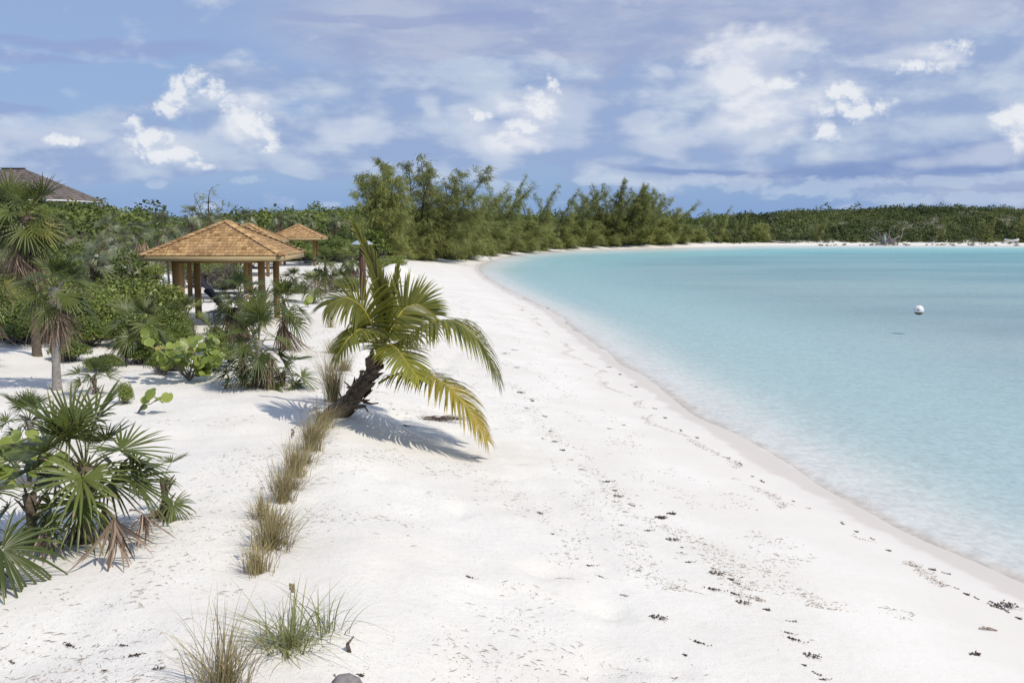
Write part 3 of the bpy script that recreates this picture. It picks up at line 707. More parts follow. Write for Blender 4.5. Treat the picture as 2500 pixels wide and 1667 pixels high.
# ------------------------------------------------------------------ fan palms
def fan_leaf(seed, elev, size=0.5, pet=0.45, dead=False, droop=0.16, spread=2.5, mats=None, name='leaf'):
    r = np.random.default_rng(seed); mb = MB(); e = R(elev)
    d = np.array([cos(e), 0, sin(e)]); pts = [np.zeros(3)]
    for i in range(5):
        d = d + np.array([0, 0, -0.05 - 0.05 * (elev < 50)]); d /= np.linalg.norm(d); pts.append(pts[-1] + d * pet / 5)
    mb.tube(pts, np.linspace(0.013, 0.007, 6), 4, mat=1, cap=False)
    Hb = pts[-1]; f = d + np.array([0, 0, -0.35 if not dead else -0.8]); f /= np.linalg.norm(f)
    s = np.array([0, 1.0, 0]); n = np.cross(f, s)
    if n[2] < 0 and not dead: n = -n
    N = 30 if not dead else 26; da = 2 * spread / N
    lt = np.clip(r.normal(0.5, 0.18), 0.1, 0.9)
    for i in range(N):
        a = -spread + da * (i + 0.5) + r.normal(0, 0.02)
        L = size * (0.70 + 0.30 * cos(a * 0.55)) * r.uniform(0.88, 1.08)
        lift = 0.22 * (1 - cos(a)) * 0.5 + r.normal(0, 0.05) + (0.30 * abs(sin(a)) if not dead else 0)
        v = cos(a) * f + sin(a) * s + lift * n; v /= np.linalg.norm(v)
        t = -sin(a) * f + cos(a) * s; nn = np.cross(v, t); nn *= np.sign(nn @ n) or 1
        if dead:
            sa = (a / spread) * 0.62 + r.normal(0, 0.13); v = s * sin(sa) + np.array([0, 0, -1]) * cos(sa) + np.array([cos(e), 0, 0]) * r.normal(0.12, 0.20); v /= np.linalg.norm(v)
            t = np.cross(v, np.array([1.0, 0, 0])); t /= np.linalg.norm(t); t = t + np.array([1.0, 0, 0]) * r.normal(0, .7); t /= np.linalg.norm(t); nn = np.cross(v, t)
            L *= r.uniform(0.65, 1.35); lt = float(np.clip(r.normal(0.45, 0.35), 0, 1)); bend = s * r.normal(0, 0.16) + np.array([1.0, 0, 0]) * r.normal(0, 0.12)
        dr = droop * r.uniform(0.4, 1.9) * (1.6 if dead else 1)
        V = []; ts = []
        for q, w in ((0.03, 1.0), (0.30, 1.0), (0.58, 0.80), (0.82, 0.45)):
            rr = q * L; hw = min(rr, 0.32 * L) * math.tan(da / 2) * w * 1.02 + 0.002 if not dead else min(0.006 + 0.02 * q, 0.017) * w
            c = Hb + v * rr + np.array([0, 0, -1]) * dr * L * q ** 3 + (bend * q * q if dead else 0)
            V += [c - t * hw - nn * hw * 0.55, c + nn * hw * 0.2, c + t * hw - nn * hw * 0.55]; ts += [lt, lt + 0.12, lt]
        V.append(Hb + v * L * (1 - 0.06 * dr) + np.array([0, 0, -1]) * dr * L + (bend if dead else 0)); ts.append(1.6 if r.random() < 0.4 else lt)
        tt = np.array(ts); tt[9:12] += np.where(r.random() < 0.12, 0.9, 0.0)
        tt += r.normal(0, 0.07)
        Q = []
        for k in range(3):
            b = 3 * k; Q += [[b, b + 1, b + 4, b + 3], [b + 1, b + 2, b + 5, b + 4]]
        mb.add(V, Q, [[9, 10, 12], [10, 11, 12]], tint=tt)
    return mb.mesh(name, mats or [M['fan'], M['petiole']])


ELEVS = [82, 64, 46, 28, 8, -16, -38]
LEAF = {e: [fan_leaf(1000 + 7 * e + k, e, droop=0.10 + 0.10 * (e < 40) + 0.12 * (e < 0)) for k in range(3)] for e in ELEVS}
LEAF_PALE = {e: [fan_leaf(2000 + 7 * e + k, e, droop=0.10 + 0.10 * (e < 40) + 0.12 * (e < 0), mats=[M['fan_pale'], M['petiole']]) for k in range(2)] for e in ELEVS}
YELLOW = [fan_leaf(31 + k, e, mats=[M['fan_yellow'], M['rachis']]) for k, e in enumerate((12, -10))]
DEAD = [fan_leaf(61 + k, e, 0.55, 0.40, True, 0.25, sp, [M['fan_dry'], M['fan_dry']]) for k, (e, sp) in enumerate(((-45, 1.3), (-62, 1.0), (-20, 1.5), (-75, 0.8)))]


def palm_trunk(h, r0, seed, lean=(0, 0), bark='bark', shag=0.4):
    g = np.random.default_rng(seed); mb = MB(); n = max(4, int(h / 0.12)); t = np.linspace(0, 1, n + 1)
    pts = np.stack([lean[0] * t ** 1.4, lean[1] * t ** 1.4, -0.12 + (h + 0.12) * t], -1)
    rad = r0 * (1.25 - 0.35 * np.minimum(1, t * 4)) * (1 + 0.05 * np.sin(np.arange(n + 1) * 2.2)) * (1 + 0.35 * sstep(0.7, 1.0, t))
    mb.tube(pts, rad, 9)
    for k in range(int(26 * shag * h) + 6):              # fibres and leaf-base stubs near the top
        q = 1 - (g.random() ** 1.6) * min(1.0, 0.9 * shag + 0.3 / h); p = np.array([np.interp(q, t, pts[:, j]) for j in range(3)])
        a = g.uniform(0, 6.28); rr = np.interp(q, t, rad) * 0.9; o = np.array([cos(a), sin(a), 0])
        L = g.uniform(0.07, 0.16); mb.tube([p + o * rr, p + o * (rr + L * .35) + np.array([0, 0, L * .6]), p + o * (rr + L * .7) + np.array([0, 0, L])], [0.016, 0.012, 0.004], 4, cap=False)
    return mb


def fan_palm(label, group, hub=None, Y=None, base=None, h=None, size=1.0, n=16, ndead=4, seed=0, lean_px=0, bark='bark', emin=-40, r0=0.055, shag=0.4, yellow=0, parts=True, emax=84, dead_low=0):
    """base: pixel of the foot and trunk height h, or hub: pixel of the crown centre at forward distance Y"""
    g = np.random.default_rng(seed + 1000)
    if base is not None: p = ground(*base)
    else:
        q = at(hub[0], hub[1], Y); p = Vector((q.x, q.y, H(q.x, q.y))); h = max(0.12, q.z - p.z)
    o = empty('fan_palm', p, 0); tag(o, label, 'palm', group)
    lean = (lean_px, g.normal(0, 0.05) * h)
    palm_trunk(h, r0, seed, lean, bark, shag).build('trunk', M[bark], o, True)
    top = Vector((lean[0], lean[1], h))
    order = np.linspace(emax, emin, n) + g.normal(0, 6, n); az = g.uniform(0, 6.28)
    for k, e in enumerate(order):
        az += 2.39996 + g.normal(0, 0.25)
        ee = min(ELEVS, key=lambda q: abs(q - e)); me = LEAF_PALE[ee][g.integers(2)] if group.startswith('fan palms in') else LEAF[ee][g.integers(3)]
        if yellow and k >= n - yellow: me = YELLOW[k % 2]
        sc = size * g.uniform(0.85, 1.12) * (0.8 if k < 2 else 1)
        m4 = Matrix.Translation(top - Vector((0, 0, 0.10 * k / n * min(1, h)))) @ Matrix.Rotation(az, 4, 'Z') @ Matrix.Rotation(g.normal(0, 0.1), 4, 'Y') @ Matrix.Rotation(g.normal(0, 0.22), 4, 'X') @ Matrix.Diagonal((sc, sc, sc, 1))
        link('leaf', me, o, mat4=m4)
    for k in range(ndead):
        az += 2.39996; sc = size * g.uniform(0.75, 1.1)
        m4 = Matrix.Translation(top - Vector((0, 0, 0.12 + 0.10 * g.random() * h))) @ Matrix.Rotation(az, 4, 'Z') @ Matrix.Rotation(g.normal(0, 0.15), 4, 'X') @ Matrix.Diagonal((sc, sc, sc, 1))
        link('dead_leaf', DEAD[g.integers(4)], o, mat4=m4)
    return o


GP = 'thatch palms near the sand path'
fan_palm('foreground fan palm with a stout brown trunk and wide dark green crown', GP, base=(212, 1328), h=0.78, size=1.05, n=19, emax=82, ndead=2, seed=1, bark='dark_bark', r0=0.075, emin=-16, shag=0.5)
fan_palm('fan palm at the left edge with long leaves sweeping down over the sand', GP, hub=(-120, 1250), Y=8.4, size=1.12, n=10, ndead=3, seed=2, bark='dark_bark', emin=-38)
fan_palm('yellow-hearted low fan palm at the left edge just behind the sweeping leaves', GP, hub=(75, 1205), Y=9.6, size=0.7, n=3, ndead=1, seed=3, bark='dark_bark', emin=-40, emax=40)
fan_palm('brown-tipped little fan palm between the foreground palm and the grey-trunked palm', GP, base=(75, 1098), h=0.42, size=0.62, n=12, ndead=4, seed=4, bark='bark', r0=0.035)
fan_palm('half-dead low fan palm with drooping brown leaves right behind the foreground palm', GP, base=(405, 1262), h=0.42, size=0.6, n=3, ndead=9, seed=5, bark='dark_bark', emin=-34, emax=40, r0=0.04)
fan_palm('fan palm with a smooth grey trunk and dead-leaf skirt, left of the gazebo', GP, base=(139, 952), h=1.95, size=0.98, n=17, ndead=9, seed=6, r0=0.085, emin=-40, shag=0.12, yellow=1)
fan_palm('tall fan palm in front of the grey-roofed house', GP, hub=(72, 528), Y=23.5, size=1.25, n=20, ndead=12, seed=7, bark='dark_bark', r0=0.10, emin=-45, shag=0.3, yellow=1)
fan_palm('fan palm with light green leaves at the left edge beside the tall palm', GP, hub=(-45, 690), Y=21, size=1.15, n=13, ndead=4, seed=8, bark='dark_bark', yellow=1)
fan_palm('wispy thin-leaved little palm at the foot of the grey-trunked palm', GP, base=(232, 962), h=0.28, size=0.7, n=7, ndead=7, seed=9, bark='dark_bark', r0=0.035, emin=0)
fan_palm('broad fan palm with a wide grey-green leaf facing the sand, left of the navy lounger', GP, hub=(345, 790), Y=23, size=1.05, n=12, ndead=3, seed=10, bark='dark_bark', emin=-25)
fan_palm('thin-leaved fan palm rising in front of the left gazebo post', GP, base=(455, 822), h=0.62, size=0.9, n=12, ndead=4, seed=11, bark='dark_bark', emin=-20)
fan_palm('fan palm with a brown dead-leaf skirt standing before the middle of the front gazebo', GP, base=(590, 866), h=1.45, size=0.98, n=16, ndead=9, seed=12, r0=0.06, shag=0.25)
fan_palm('fan palm with one big upright leaf and bare trunk, before the skirted palm', GP, base=(634, 946), h=0.92, size=1.0, n=12, ndead=4, seed=13, r0=0.06, emin=-30)
fan_palm('fan palm with drooping green leaves beside the right gazebo post', GP, hub=(692, 742), Y=25, size=1.08, n=15, ndead=4, seed=14, bark='dark_bark', yellow=1)
fan_palm('low sprawling fan palm resting its leaves on the sand beside the path', GP, base=(690, 944), h=0.25, size=0.85, n=10, ndead=5, seed=15, bark='dark_bark', emin=-20, emax=45)
fan_palm('low fan palm between the sea grape and the bare-footed palm', GP, base=(596, 940), h=0.32, size=0.85, n=10, ndead=2, seed=16, bark='dark_bark', emin=-25, emax=55)
fan_palm('slender little palm standing alone in the middle of the sand path', GP, base=(763, 742), h=0.85, size=0.92, n=13, ndead=4, seed=17, emin=-35)
fan_palm('fan palm in front of the smallest gazebo with dark leaves low on its trunk', GP, base=(795, 716), h=1.45, size=1.15, n=16, ndead=5, seed=18, bark='dark_bark')
fan_palm('fan palm with a bare thin trunk just left of the dark lamp post', GP, base=(862, 688), h=1.35, size=1.15, n=14, ndead=5, seed=19)
fan_palm('low dark fan palm between the path and the dark lamp post', GP, base=(824, 712), h=0.45, size=1.0, n=12, ndead=3, seed=20, bark='dark_bark', emin=-10)
fan_palm('bushy fan palm behind the right corner of the front gazebo', GP, base=(722, 716), h=0.6, size=1.1, n=14, ndead=3, seed=21, bark='dark_bark')
GH = 'fan palms in the scrub behind the gazebos'
HL = 'fan palm standing in the green scrub on the slope behind the gazebos'
fan_palm('pale shining fan palm on the slope just left of the front gazebo roof', GH, hub=(408, 560), Y=44, size=1.15, n=15, ndead=5, seed=30)
fan_palm('little round-headed fan palm on the skyline left of the bare saplings', GH, hub=(470, 526), Y=58, size=0.95, n=14, ndead=5, seed=31, bark='dark_bark')
for i, (px, py, Y, sz) in enumerate(HILL_PALMS[2:]):
    fan_palm(HL, GH, hub=(px, py - 8), Y=Y, size=sz, n=13, ndead=4, seed=40 + i, bark='dark_bark')
# dry leaves lying or hanging at the foot of the foreground palm: fallen, so things of their own
for i, (px, py, rz, label, sc, zup) in enumerate([(300, 1392, -0.9, 'big dead brown fan leaf hanging to the sand right of the foreground palm trunk', 0.95, 0.48), (352, 1352, -0.3, 'second dead brown fan leaf slumped behind the big one by the foreground palm', 0.7, 0.36),
                                                  (150, 1372, -1.6, 'small dead fan leaf lying left of the foreground palm trunk', 0.55, 0.27)]):
    p = ground(px, py); me = fan_leaf(300 + i, 10, 0.46, 0.22, True, 0.06, 1.3, [M['fan_dry'], M['fan_dry']], 'dead_fan_leaf')
    o = link('dead_fan_leaf', me, loc=(p.x - 0.22, p.y + 0.25, p.z + zup), rz=rz, sc=sc); tag(o, label, 'dead leaf', 'dead leaves by the foreground palm')
# spiky tips rising at the bottom edge
fan_palm('spiky purplish palm whose leaf tips just rise over the bottom edge', GP, hub=(575, 1900), Y=5.2, size=0.52, n=12, ndead=0, seed=70, bark='dark_bark', emin=35, r0=0.03)


# ------------------------------------------------------------------ coconut palm
def coconut():
    base = ground(828, 1012); Y0 = base.y
    root = empty('coconut_palm', base); tag(root, 'young coconut palm leaning from the dune edge toward the sea', 'palm')
    L = lambda px, py, Y: np.array(at(px, py, Y) - base)
    tp = np.array([L(790, 1035, Y0 + .05), L(822, 1008, Y0), L(866, 968, Y0 - .05), L(895, 928, Y0 - .1), L(909, 900, Y0 - .1), L(918, 878, Y0 - .1)])
    t = np.linspace(0, 5, 26); pts = np.stack([np.interp(t, range(6), tp[:, j]) for j in range(3)], -1)
    for _ in range(3): pts[1:-1] = (pts[:-2] + 2 * pts[1:-1] + pts[2:]) / 4
    mb = MB(); rad = np.interp(t, range(6), [0.165, 0.17, 0.135, 0.10, 0.078, 0.06]) * (1 + 0.06 * np.sin(np.arange(26) * 2.6))
    mb.tube(pts, rad, 14)
    g = np.random.default_rng(3)
    for k in range(64):                                   # overlapping torn sheaths wrapped on the trunk
        q = g.uniform(0.4, 4.6); c = np.array([np.interp(q, t, pts[:, j]) for j in range(3)]); r = np.interp(q, t, rad)
        ax = np.array([np.interp(min(q + .3, 5), t, pts[:, j]) for j in range(3)]) - c; ax /= np.linalg.norm(ax)
        a = g.uniform(0, 6.28); u = np.cross(ax, (0, 1, 0)); u /= np.linalg.norm(u); v = np.cross(ax, u); n = u * cos(a) + v * sin(a); s = np.cross(ax, n)
        w, ln = g.uniform(0.04, 0.09), g.uniform(0.14, 0.28); sl = g.normal(0, 0.5)
        P = [c + n * r * 0.97 - s * w, c + n * r * 1.05, c + n * r * 0.97 + s * w]
        d2 = ax + s * sl; d2 /= np.linalg.norm(d2)
        P2 = [p + d2 * ln * .6 + n * 0.018 for p in P]; P3 = [P[0] * .3 + P[2] * .7 + d2 * ln + n * g.uniform(0.015, 0.05)]
        mb.add(P + P2 + P3, [[0, 1, 4, 3], [1, 2, 5, 4]], [[3, 4, 6], [4, 5, 6]])
    mb.build('trunk', M['coco_bark'], root, True)
    for (a, b, c, w) in [((868, 960), (848, 938), (841, 932), .035), ((850, 975), (858, 945), (874, 928), .045), ((845, 985), (832, 968), (827, 955), .03), ((900, 925), (893, 908), (880, 906), .07), ((890, 982), (908, 986), (922, 984), .045),
                         ((858, 970), (862, 950), (846, 945), .03), ((880, 955), (874, 935), (872, 925), .04), ((838, 990), (846, 972), (847, 956), .03), ((888, 990), (896, 1000), (899, 1006), .02)]:
        b_ = MB(); P = [L(*a, Y0 - .14), L(*b, Y0 - .24), L(*c, Y0 - .30)]
        b_.tube(P, [w, w * .75, w * .6], 6, flat=0.45); b_.build('leaf_stub', M['coco_bark'], root, True)

    def frond(cps, leaf_len, yellow=False, hang=0.6, seed=0, n=56, start=0.14, up=None, narrow=1.0, side_bias=(1, 1), fwd=1.0, grade=False):
        n = int(n * 1.12); g = np.random.default_rng(seed); m = len(cps); P = np.array([L(*c) for c in cps])
        tt = np.linspace(0, m - 1, 40); sp = np.stack([np.interp(tt, range(m), P[:, j]) for j in range(3)], -1)
        for _ in range(10): sp[1:-1] = (sp[:-2] + 2 * sp[1:-1] + sp[2:]) / 4
        lf = MB()
        tg = unit(np.gradient(sp, axis=0)); lt = 0.42 if not yellow else 0.5
        for sd in (-1, 1):
            for k in range(n):
                q = start + (1 - start) * (k + g.random() * .5) / n; i = q * 39; i0 = min(int(i), 38); c = sp[i0] + (sp[i0 + 1] - sp[i0]) * (i - i0); tn = tg[i0]
                ref = np.array((0, 0, 1.0)) if up is None else np.array(up, float)
                s = np.cross(tn, ref); s /= np.linalg.norm(s) + 1e-6; nn = np.cross(s, tn)
                fw = (0.35 + 0.9 * q ** 2.0) * fwd
                d = s * sd * narrow * side_bias[(sd + 1) // 2] + tn * fw + nn * 0.25 + g.normal(0, 0.07, 3); d /= np.linalg.norm(d)
                ln = leaf_len * (sin(pi * min(1, max(0.0, 0.16 + 0.80 * q))) ** 0.6) * g.uniform(0.86, 1.1) + 0.05
                wdt = 0.013 + 0.009 * sin(pi * q); V = []; ts = []; p = c.copy(); dd = d.copy(); ns = 5
                tv = (lt if not grade else 0.05 + 0.95 * q ** 1.3) + g.normal(0, 0.13)
                for j in range(ns + 1):
                    f = j / ns; w = wdt * (0.55 + 0.45 * min(1, f * 4)) * (1 - f ** 2.2) + 0.0012
                    wv = np.cross(dd, nn); wv /= np.linalg.norm(wv) + 1e-6
                    V += [p - wv * w, p + wv * w]; ts += [tv + (1.1 if f > 0.85 and g.random() < 0.7 else 0)] * 2
                    dd = dd + np.array((0, 0, -1)) * hang * (0.16 + 0.20 * f); dd /= np.linalg.norm(dd); p = p + dd * ln / ns
                Q = [[2 * j, 2 * j + 1, 2 * j + 3, 2 * j + 2] for j in range(ns)]
                lf.add(V, Q, tint=np.array(ts))
        fo = lf.build('frond', M['coco_yellow' if yellow else 'coco'], root)
        b_ = MB(); b_.tube(sp, np.linspace(0.028, 0.005, 40), 6, flat=0.8); b_.build('leaf_stalk', M['rachis'], fo, True)
        if yellow: fo['label'] = 'yellowing frond'
        return fo
    Y = Y0
    frond([(930, 870, Y - .1), (940, 800, Y), (932, 715, Y + .05), (910, 640, Y + .1), (866, 550, Y + .15)], 0.44, False, 0.06, 1, 74, 0.08, up=(0.1, -1, 0.1), narrow=0.34, fwd=1.7, side_bias=(0.8, 0.7))
    frond([(932, 870, Y - .1), (955, 800, Y + .1), (985, 752, Y + .3), (1022, 740, Y + .5), (1064, 770, Y + .7)], 0.62, False, 0.30, 2, 60, 0.14, up=(0.35, -0.9, 0.25), narrow=0.8)
    frond([(934, 868, Y - .1), (975, 838, Y - .15), (1040, 792, Y - .25), (1110, 778, Y - .4), (1175, 830, Y - .5), (1218, 925, Y - .55)], 0.92, False, 1.15, 3, 84, 0.12)
    frond([(925, 935, Y - .2), (965, 912, Y - .35), (1035, 908, Y - .7), (1100, 945, Y - 1.0), (1150, 1005, Y - 1.15), (1190, 1076, Y - 1.25)], 0.70, True, 0.85, 4, 66, 0.14, grade=True)
    frond([(930, 868, Y - .15), (945, 838, Y - .5), (968, 850, Y - .9), (995, 888, Y - 1.2), (1022, 925, Y - 1.35)], 0.52, False, 0.50, 5, 60, 0.08, narrow=1.0, grade=True)
    frond([(925, 865, Y - .1), (912, 800, Y - .25), (885, 748, Y - .45), (845, 722, Y - .6), (800, 745, Y - .7)], 0.80, False, 1.0, 6, 66, 0.10, up=(-0.25, -0.5, 0.8))
    frond([(924, 868, Y - .15), (905, 815, Y - .5), (880, 800, Y - .9), (845, 830, Y - 1.2), (818, 880, Y - 1.3)], 0.42, False, 0.95, 7, 40, 0.2)
    frond([(932, 866, Y), (950, 760, Y + .25), (962, 700, Y + .35), (972, 650, Y + .4)], 0.30, False, 0.1, 9, 22, 0.3, up=(0, -1, 0), narrow=0.2, fwd=1.8)


coconut()


# ------------------------------------------------------------------ broad-leaved shrubs
def shrub_mesh(seed, n, leaf, lobes=9, flat=0.85, twiggy=1.0):
    g = np.random.default_rng(seed); C = []; Nn = []; st = MB()
    lob = []
    for k in range(lobes):
        u = unit(g.normal(size=3)); u[2] = abs(u[2]); c = u * np.array([0.62, 0.62, 0.55 * flat]) * g.uniform(0.5, 1.0) + np.array([0, 0, 0.22]); lob.append((c, g.uniform(0.30, 0.48)))
    for c, r in lob:
        m = n // lobes; u = unit(g.normal(size=(m, 3))); u[:, 2] = np.where(u[:, 2] < -0.25, -u[:, 2], u[:, 2])
        P = c + u * r * (g.uniform(0.35, 1.06, (m, 1)) ** 0.45) * np.array([1, 1, 0.9]); C.append(P); Nn.append(unit(u * 0.7 + g.normal(size=(m, 3)) * 0.5 + np.array([0, 0, 0.45])))
        for b in range(int(5 * twiggy)):
            e = c + unit(g.normal(size=3)) * r * 0.9; q = np.array([g.normal(0, .08), g.normal(0, .08), -0.05])
            m1 = (q + c) / 2 + g.normal(0, .06, 3); st.tube([q, m1, c + g.normal(0, .05, 3), e], [0.022, 0.016, 0.011, 0.003], 4, cap=False)
    C = np.concatenate(C); Nn = np.concatenate(Nn); k = C[:, 2] > 0.02; C, Nn = C[k], Nn[k]
    global rng
    V, Q = leaf_quads(C, Nn, leaf * g.uniform(0.6, 1.35, len(C)), 0.62)
    ti = np.clip(g.normal(0.5, 0.24, len(C)), 0, 1); ti = np.where(g.random(len(C)) < 0.02, 1.6, ti)
    return V, Q, np.repeat(ti, 4), st


SH = []
for sd, n, lf, ml in [(1, 4200, 0.075, 'shrub'), (2, 4200, 0.070, 'shrub'), (3, 4600, 0.062, 'shrub_light'), (4, 3600, 0.085, 'shrub'), (5, 4200, 0.066, 'shrub_light')]:
    V, Q, ti, st = shrub_mesh(sd, n, lf); mb = MB(); mb.add(V, Q, tint=ti)
    SH.append((mb.mesh('foliage', M[ml]), st.mesh('stems', M['twig'])))
mb = MB(); V, Q, ti, st = shrub_mesh(8, 500, 0.05, 9, 0.8, 6); mb.add(V, Q, tint=ti); SH.append((mb.mesh('foliage', M['scrub']), st.mesh('stems', M['twig'])))


def shrub(label, group, kind, px, py=None, Y=None, rx=1.0, hz=1.0, rz=None):
    p = ground(px, py) if py is not None else at(px, 700, Y)
    if py is None: p.z = H(p.x, p.y)
    o = empty('shrub', p, rnd.uniform(0, 6.28) if rz is None else rz); o.scale = (rx, rx, hz); tag(o, label, 'shrub', group)
    link('foliage', SH[kind][0], o); link('stems', SH[kind][1], o)
    return o


GS = 'shrubs of the thicket beside the gazebo'
shrub('large light green shrub filling the thicket left of the front gazebo', GS, 2, 335, Y=29.5, rx=1.9, hz=2.1)
shrub('dark green shrub with small glossy leaves low at the sand edge behind the grey-trunked palm', GS, 0, 345, 888, rx=0.62, hz=0.55)
shrub('dark green shrub just right of the grey palm trunk', GS, 1, 215, 846, rx=0.95, hz=0.85)
shrub('low dark shrub just left of the grey palm trunk', GS, 3, 75, 838, rx=0.95, hz=0.85)
shrub('bright green shrub at the left edge beneath the light green palm', GS, 4, 10, 830, rx=0.8, hz=0.8)
shrub('shrub with yellowish top behind the crown of the grey-trunked palm', GS, 4, 235, Y=28.0, rx=1.25, hz=1.6)
shrub('dense mid green shrub between the grey-trunked palm and the broad fan palm', GS, 1, 290, Y=25.5, rx=0.95, hz=1.0)
shrub('tall green shrub under the tall palm by the house', GS, 0, 120, Y=28, rx=1.4, hz=1.6)
shrub('rounded green shrub at the far left behind the light green palm', GS, 2, 10, Y=29, rx=1.5, hz=1.6)
shrub('wispy bright green shrub in front of the front lounger', GS, 4, 535, 868, rx=0.48, hz=0.85)
shrub('low green shrub at the foot of the left gazebo post', GS, 1, 405, Y=27.5, rx=0.8, hz=0.9)
shrub('small dark shrub under the sea grape leaves', GS, 3, 420, 905, rx=0.55, hz=0.42)
shrub('leggy little shrub beside the round sea grape leaf', GS, 4, 300, 985, rx=0.28, hz=0.42)
shrub('grey twiggy nearly leafless shrub behind the front gazebo', GS, 5, 540, Y=50, rx=2.6, hz=1.7)
shrub('grey bare shrub beside the larger twiggy one, behind the gazebo posts', GS, 5, 495, Y=51, rx=2.2, hz=1.5)
shrub('light green shrub at the right post of the smallest gazebo', GS, 2, 752, Y=84, rx=1.5, hz=1.6)
shrub('dark shady shrub behind the lamp post cap', GS, 0, 915, Y=92, rx=2.6, hz=2.6)
shrub('big dark shrub shading the seated person', GS, 3, 952, Y=100, rx=2.6, hz=2.9)
shrub('yellow-green low shrub growing on the sand mound right of the lamp post', GS, 4, 952, Y=76, rx=1.7, hz=1.15)
shrub('low straggly green shrub beside the sand mound', GS, 2, 925, Y=72, rx=1.3, hz=1.0)
shrub('grassy green shrub at the foot of the dark lamp post', GS, 4, 868, Y=48, rx=0.9, hz=0.75)
shrub('low olive shrub left of the lamp post foot', GS, 2, 838, Y=50, rx=1.1, hz=0.7)
shrub('dark green shrub right of the smallest gazebo, behind the path palms', GS, 1, 830, Y=86, rx=2.2, hz=2.2)
for i, (px, Y, k, rx, hz, lab) in enumerate([(30, 26.5, 1, 1.2, 1.15, 'dark green shrub at the far left edge of the thicket'), (105, 27, 3, 1.25, 1.2, 'dark shrub behind the stem of the grey-trunked palm'), (180, 26, 0, 1.1, 1.1, 'shrub right behind the grey palm trunk'),
        (255, 27, 4, 1.2, 1.35, 'light shrub between the grey palm trunk and the broad fan palm'), (372, 29.5, 2, 1.35, 1.7, 'light green dome-shaped shrub against the left gazebo post'), (425, 25.4, 1, 0.65, 0.65, 'dark little shrub under the thin-leaved palm at the left gazebo post'),
        (370, 24.5, 3, 0.8, 0.75, 'dark shrub beneath the broad grey-green fan leaf'), (60, 30.5, 2, 1.5, 1.9, 'tall light shrub between the two palms at the left'), (170, 31, 4, 1.5, 1.9, 'tall light shrub behind the crown of the grey-trunked palm'), (300, 32, 0, 1.5, 2.2, 'tallest shrub of the thicket, left of the gazebo eave'),
        (505, 24, 3, 0.4, 0.35, 'small shrub between the sea grape and the skirted palm'), (560, 22.5, 1, 0.45, 0.42, 'little shrub at the foot of the skirted palm')]):
    shrub(lab, GS, k, px, Y=Y, rx=rx, hz=hz)
for (px, py, k, rx, hz, lab) in [(255, 905, 3, 0.6, 0.42, 'dark low shrub at the edge of the open sand, right of the grey palm trunk'), (395, 915, 1, 0.5, 0.5, 'dark low shrub touching the left side of the sea grape'), (530, 905, 4, 0.45, 0.6, 'light little shrub touching the right side of the sea grape'), (170, 880, 0, 0.7, 0.5, 'low shrub just behind the foot of the grey-trunked palm')]:
    shrub(lab, GS, k, px, py, rx=rx, hz=hz)
GT = 'green shrubs on the rising ground behind the palms'
for i in range(46):
    px = rnd.choice([rnd.uniform(-60, 430), rnd.uniform(-60, 430), rnd.uniform(430, 640), rnd.uniform(640, 900)]); Y = rnd.uniform(31, 52) if px < 430 else rnd.uniform(52, 62) if px < 600 else rnd.uniform(88, 98)
    p = at(px, 700, Y)
    if any(math.hypot(p.x - a, p.y - b) < r + 1.3 for a, b, r in PADS) or (p.x > -17.5 and Y < 56): continue
    k = rnd.randrange(5); big = 1.0 if Y < 70 else 1.6
    shrub('leafy green shrub crowded among others on the rising ground behind the palms', GT, k, px, Y=Y, rx=rnd.uniform(1.1, 1.7) * big, hz=rnd.uniform(1.0, 1.5) * big)


# ------------------------------------------------------------------ sea grapes with round leaves
def sea_grape(label, px, py, w, h, n, seed, leaf=0.10, lean=0.0):
    g = np.random.default_rng(seed); p = ground(px, py); o = empty('sea_grape_bush', p); tag(o, label, 'plant', 'sea grapes on the sand')
    lf = MB(); st = MB()
    ns = max(2, n // 9); ends = []
    for k in range(ns):
        a = g.uniform(0, 6.28); e = np.array([cos(a) * w * g.uniform(.3, 1) + lean, sin(a) * w * g.uniform(.3, 1) * .8, h * g.uniform(0.45, 1.0)])
        q = [np.zeros(3), e * .35 + np.array([0, 0, .05]), e * .7, e]; st.tube(q, [0.014, 0.011, 0.008, 0.005], 5, cap=False); ends.append(q)
    for k in range(n):
        q = ends[k % ns]; f = g.uniform(0.35, 1.05) * 3; i = min(int(f), 2); c = q[i] + (q[i + 1] - q[i]) * (f - i) + g.normal(0, .07, 3); c[2] = max(c[2], 0.05)
        nrm = unit(np.array([g.normal(0.15, .5), g.normal(-.45, .4), 0.75 + g.normal(0, .3)])); a = unit(np.cross(nrm, g.normal(size=3))); b = np.cross(nrm, a); r = leaf * g.uniform(.65, 1.15)
        V = [c - nrm * 0.012 - a * r * 0.75] + [c + (a * cos(th) * r * 0.95 + b * sin(th) * r) + nrm * abs(sin(th)) * r * 0.22 for th in np.linspace(-2.7, 2.7, 11)]
        V.append(c)
        T = [[11 + 1, 1 + j, 2 + j] for j in range(10)] + [[12, 0, 1], [12, 11, 0]]
        lf.add(V, None, T, tint=float(np.clip(g.normal(.5, .25), 0, 1.0)) + (0.7 if g.random() < .05 else 0))
    lf.build('foliage', M['grape'], o); st.build('stems', M['twig'], o)
    return o


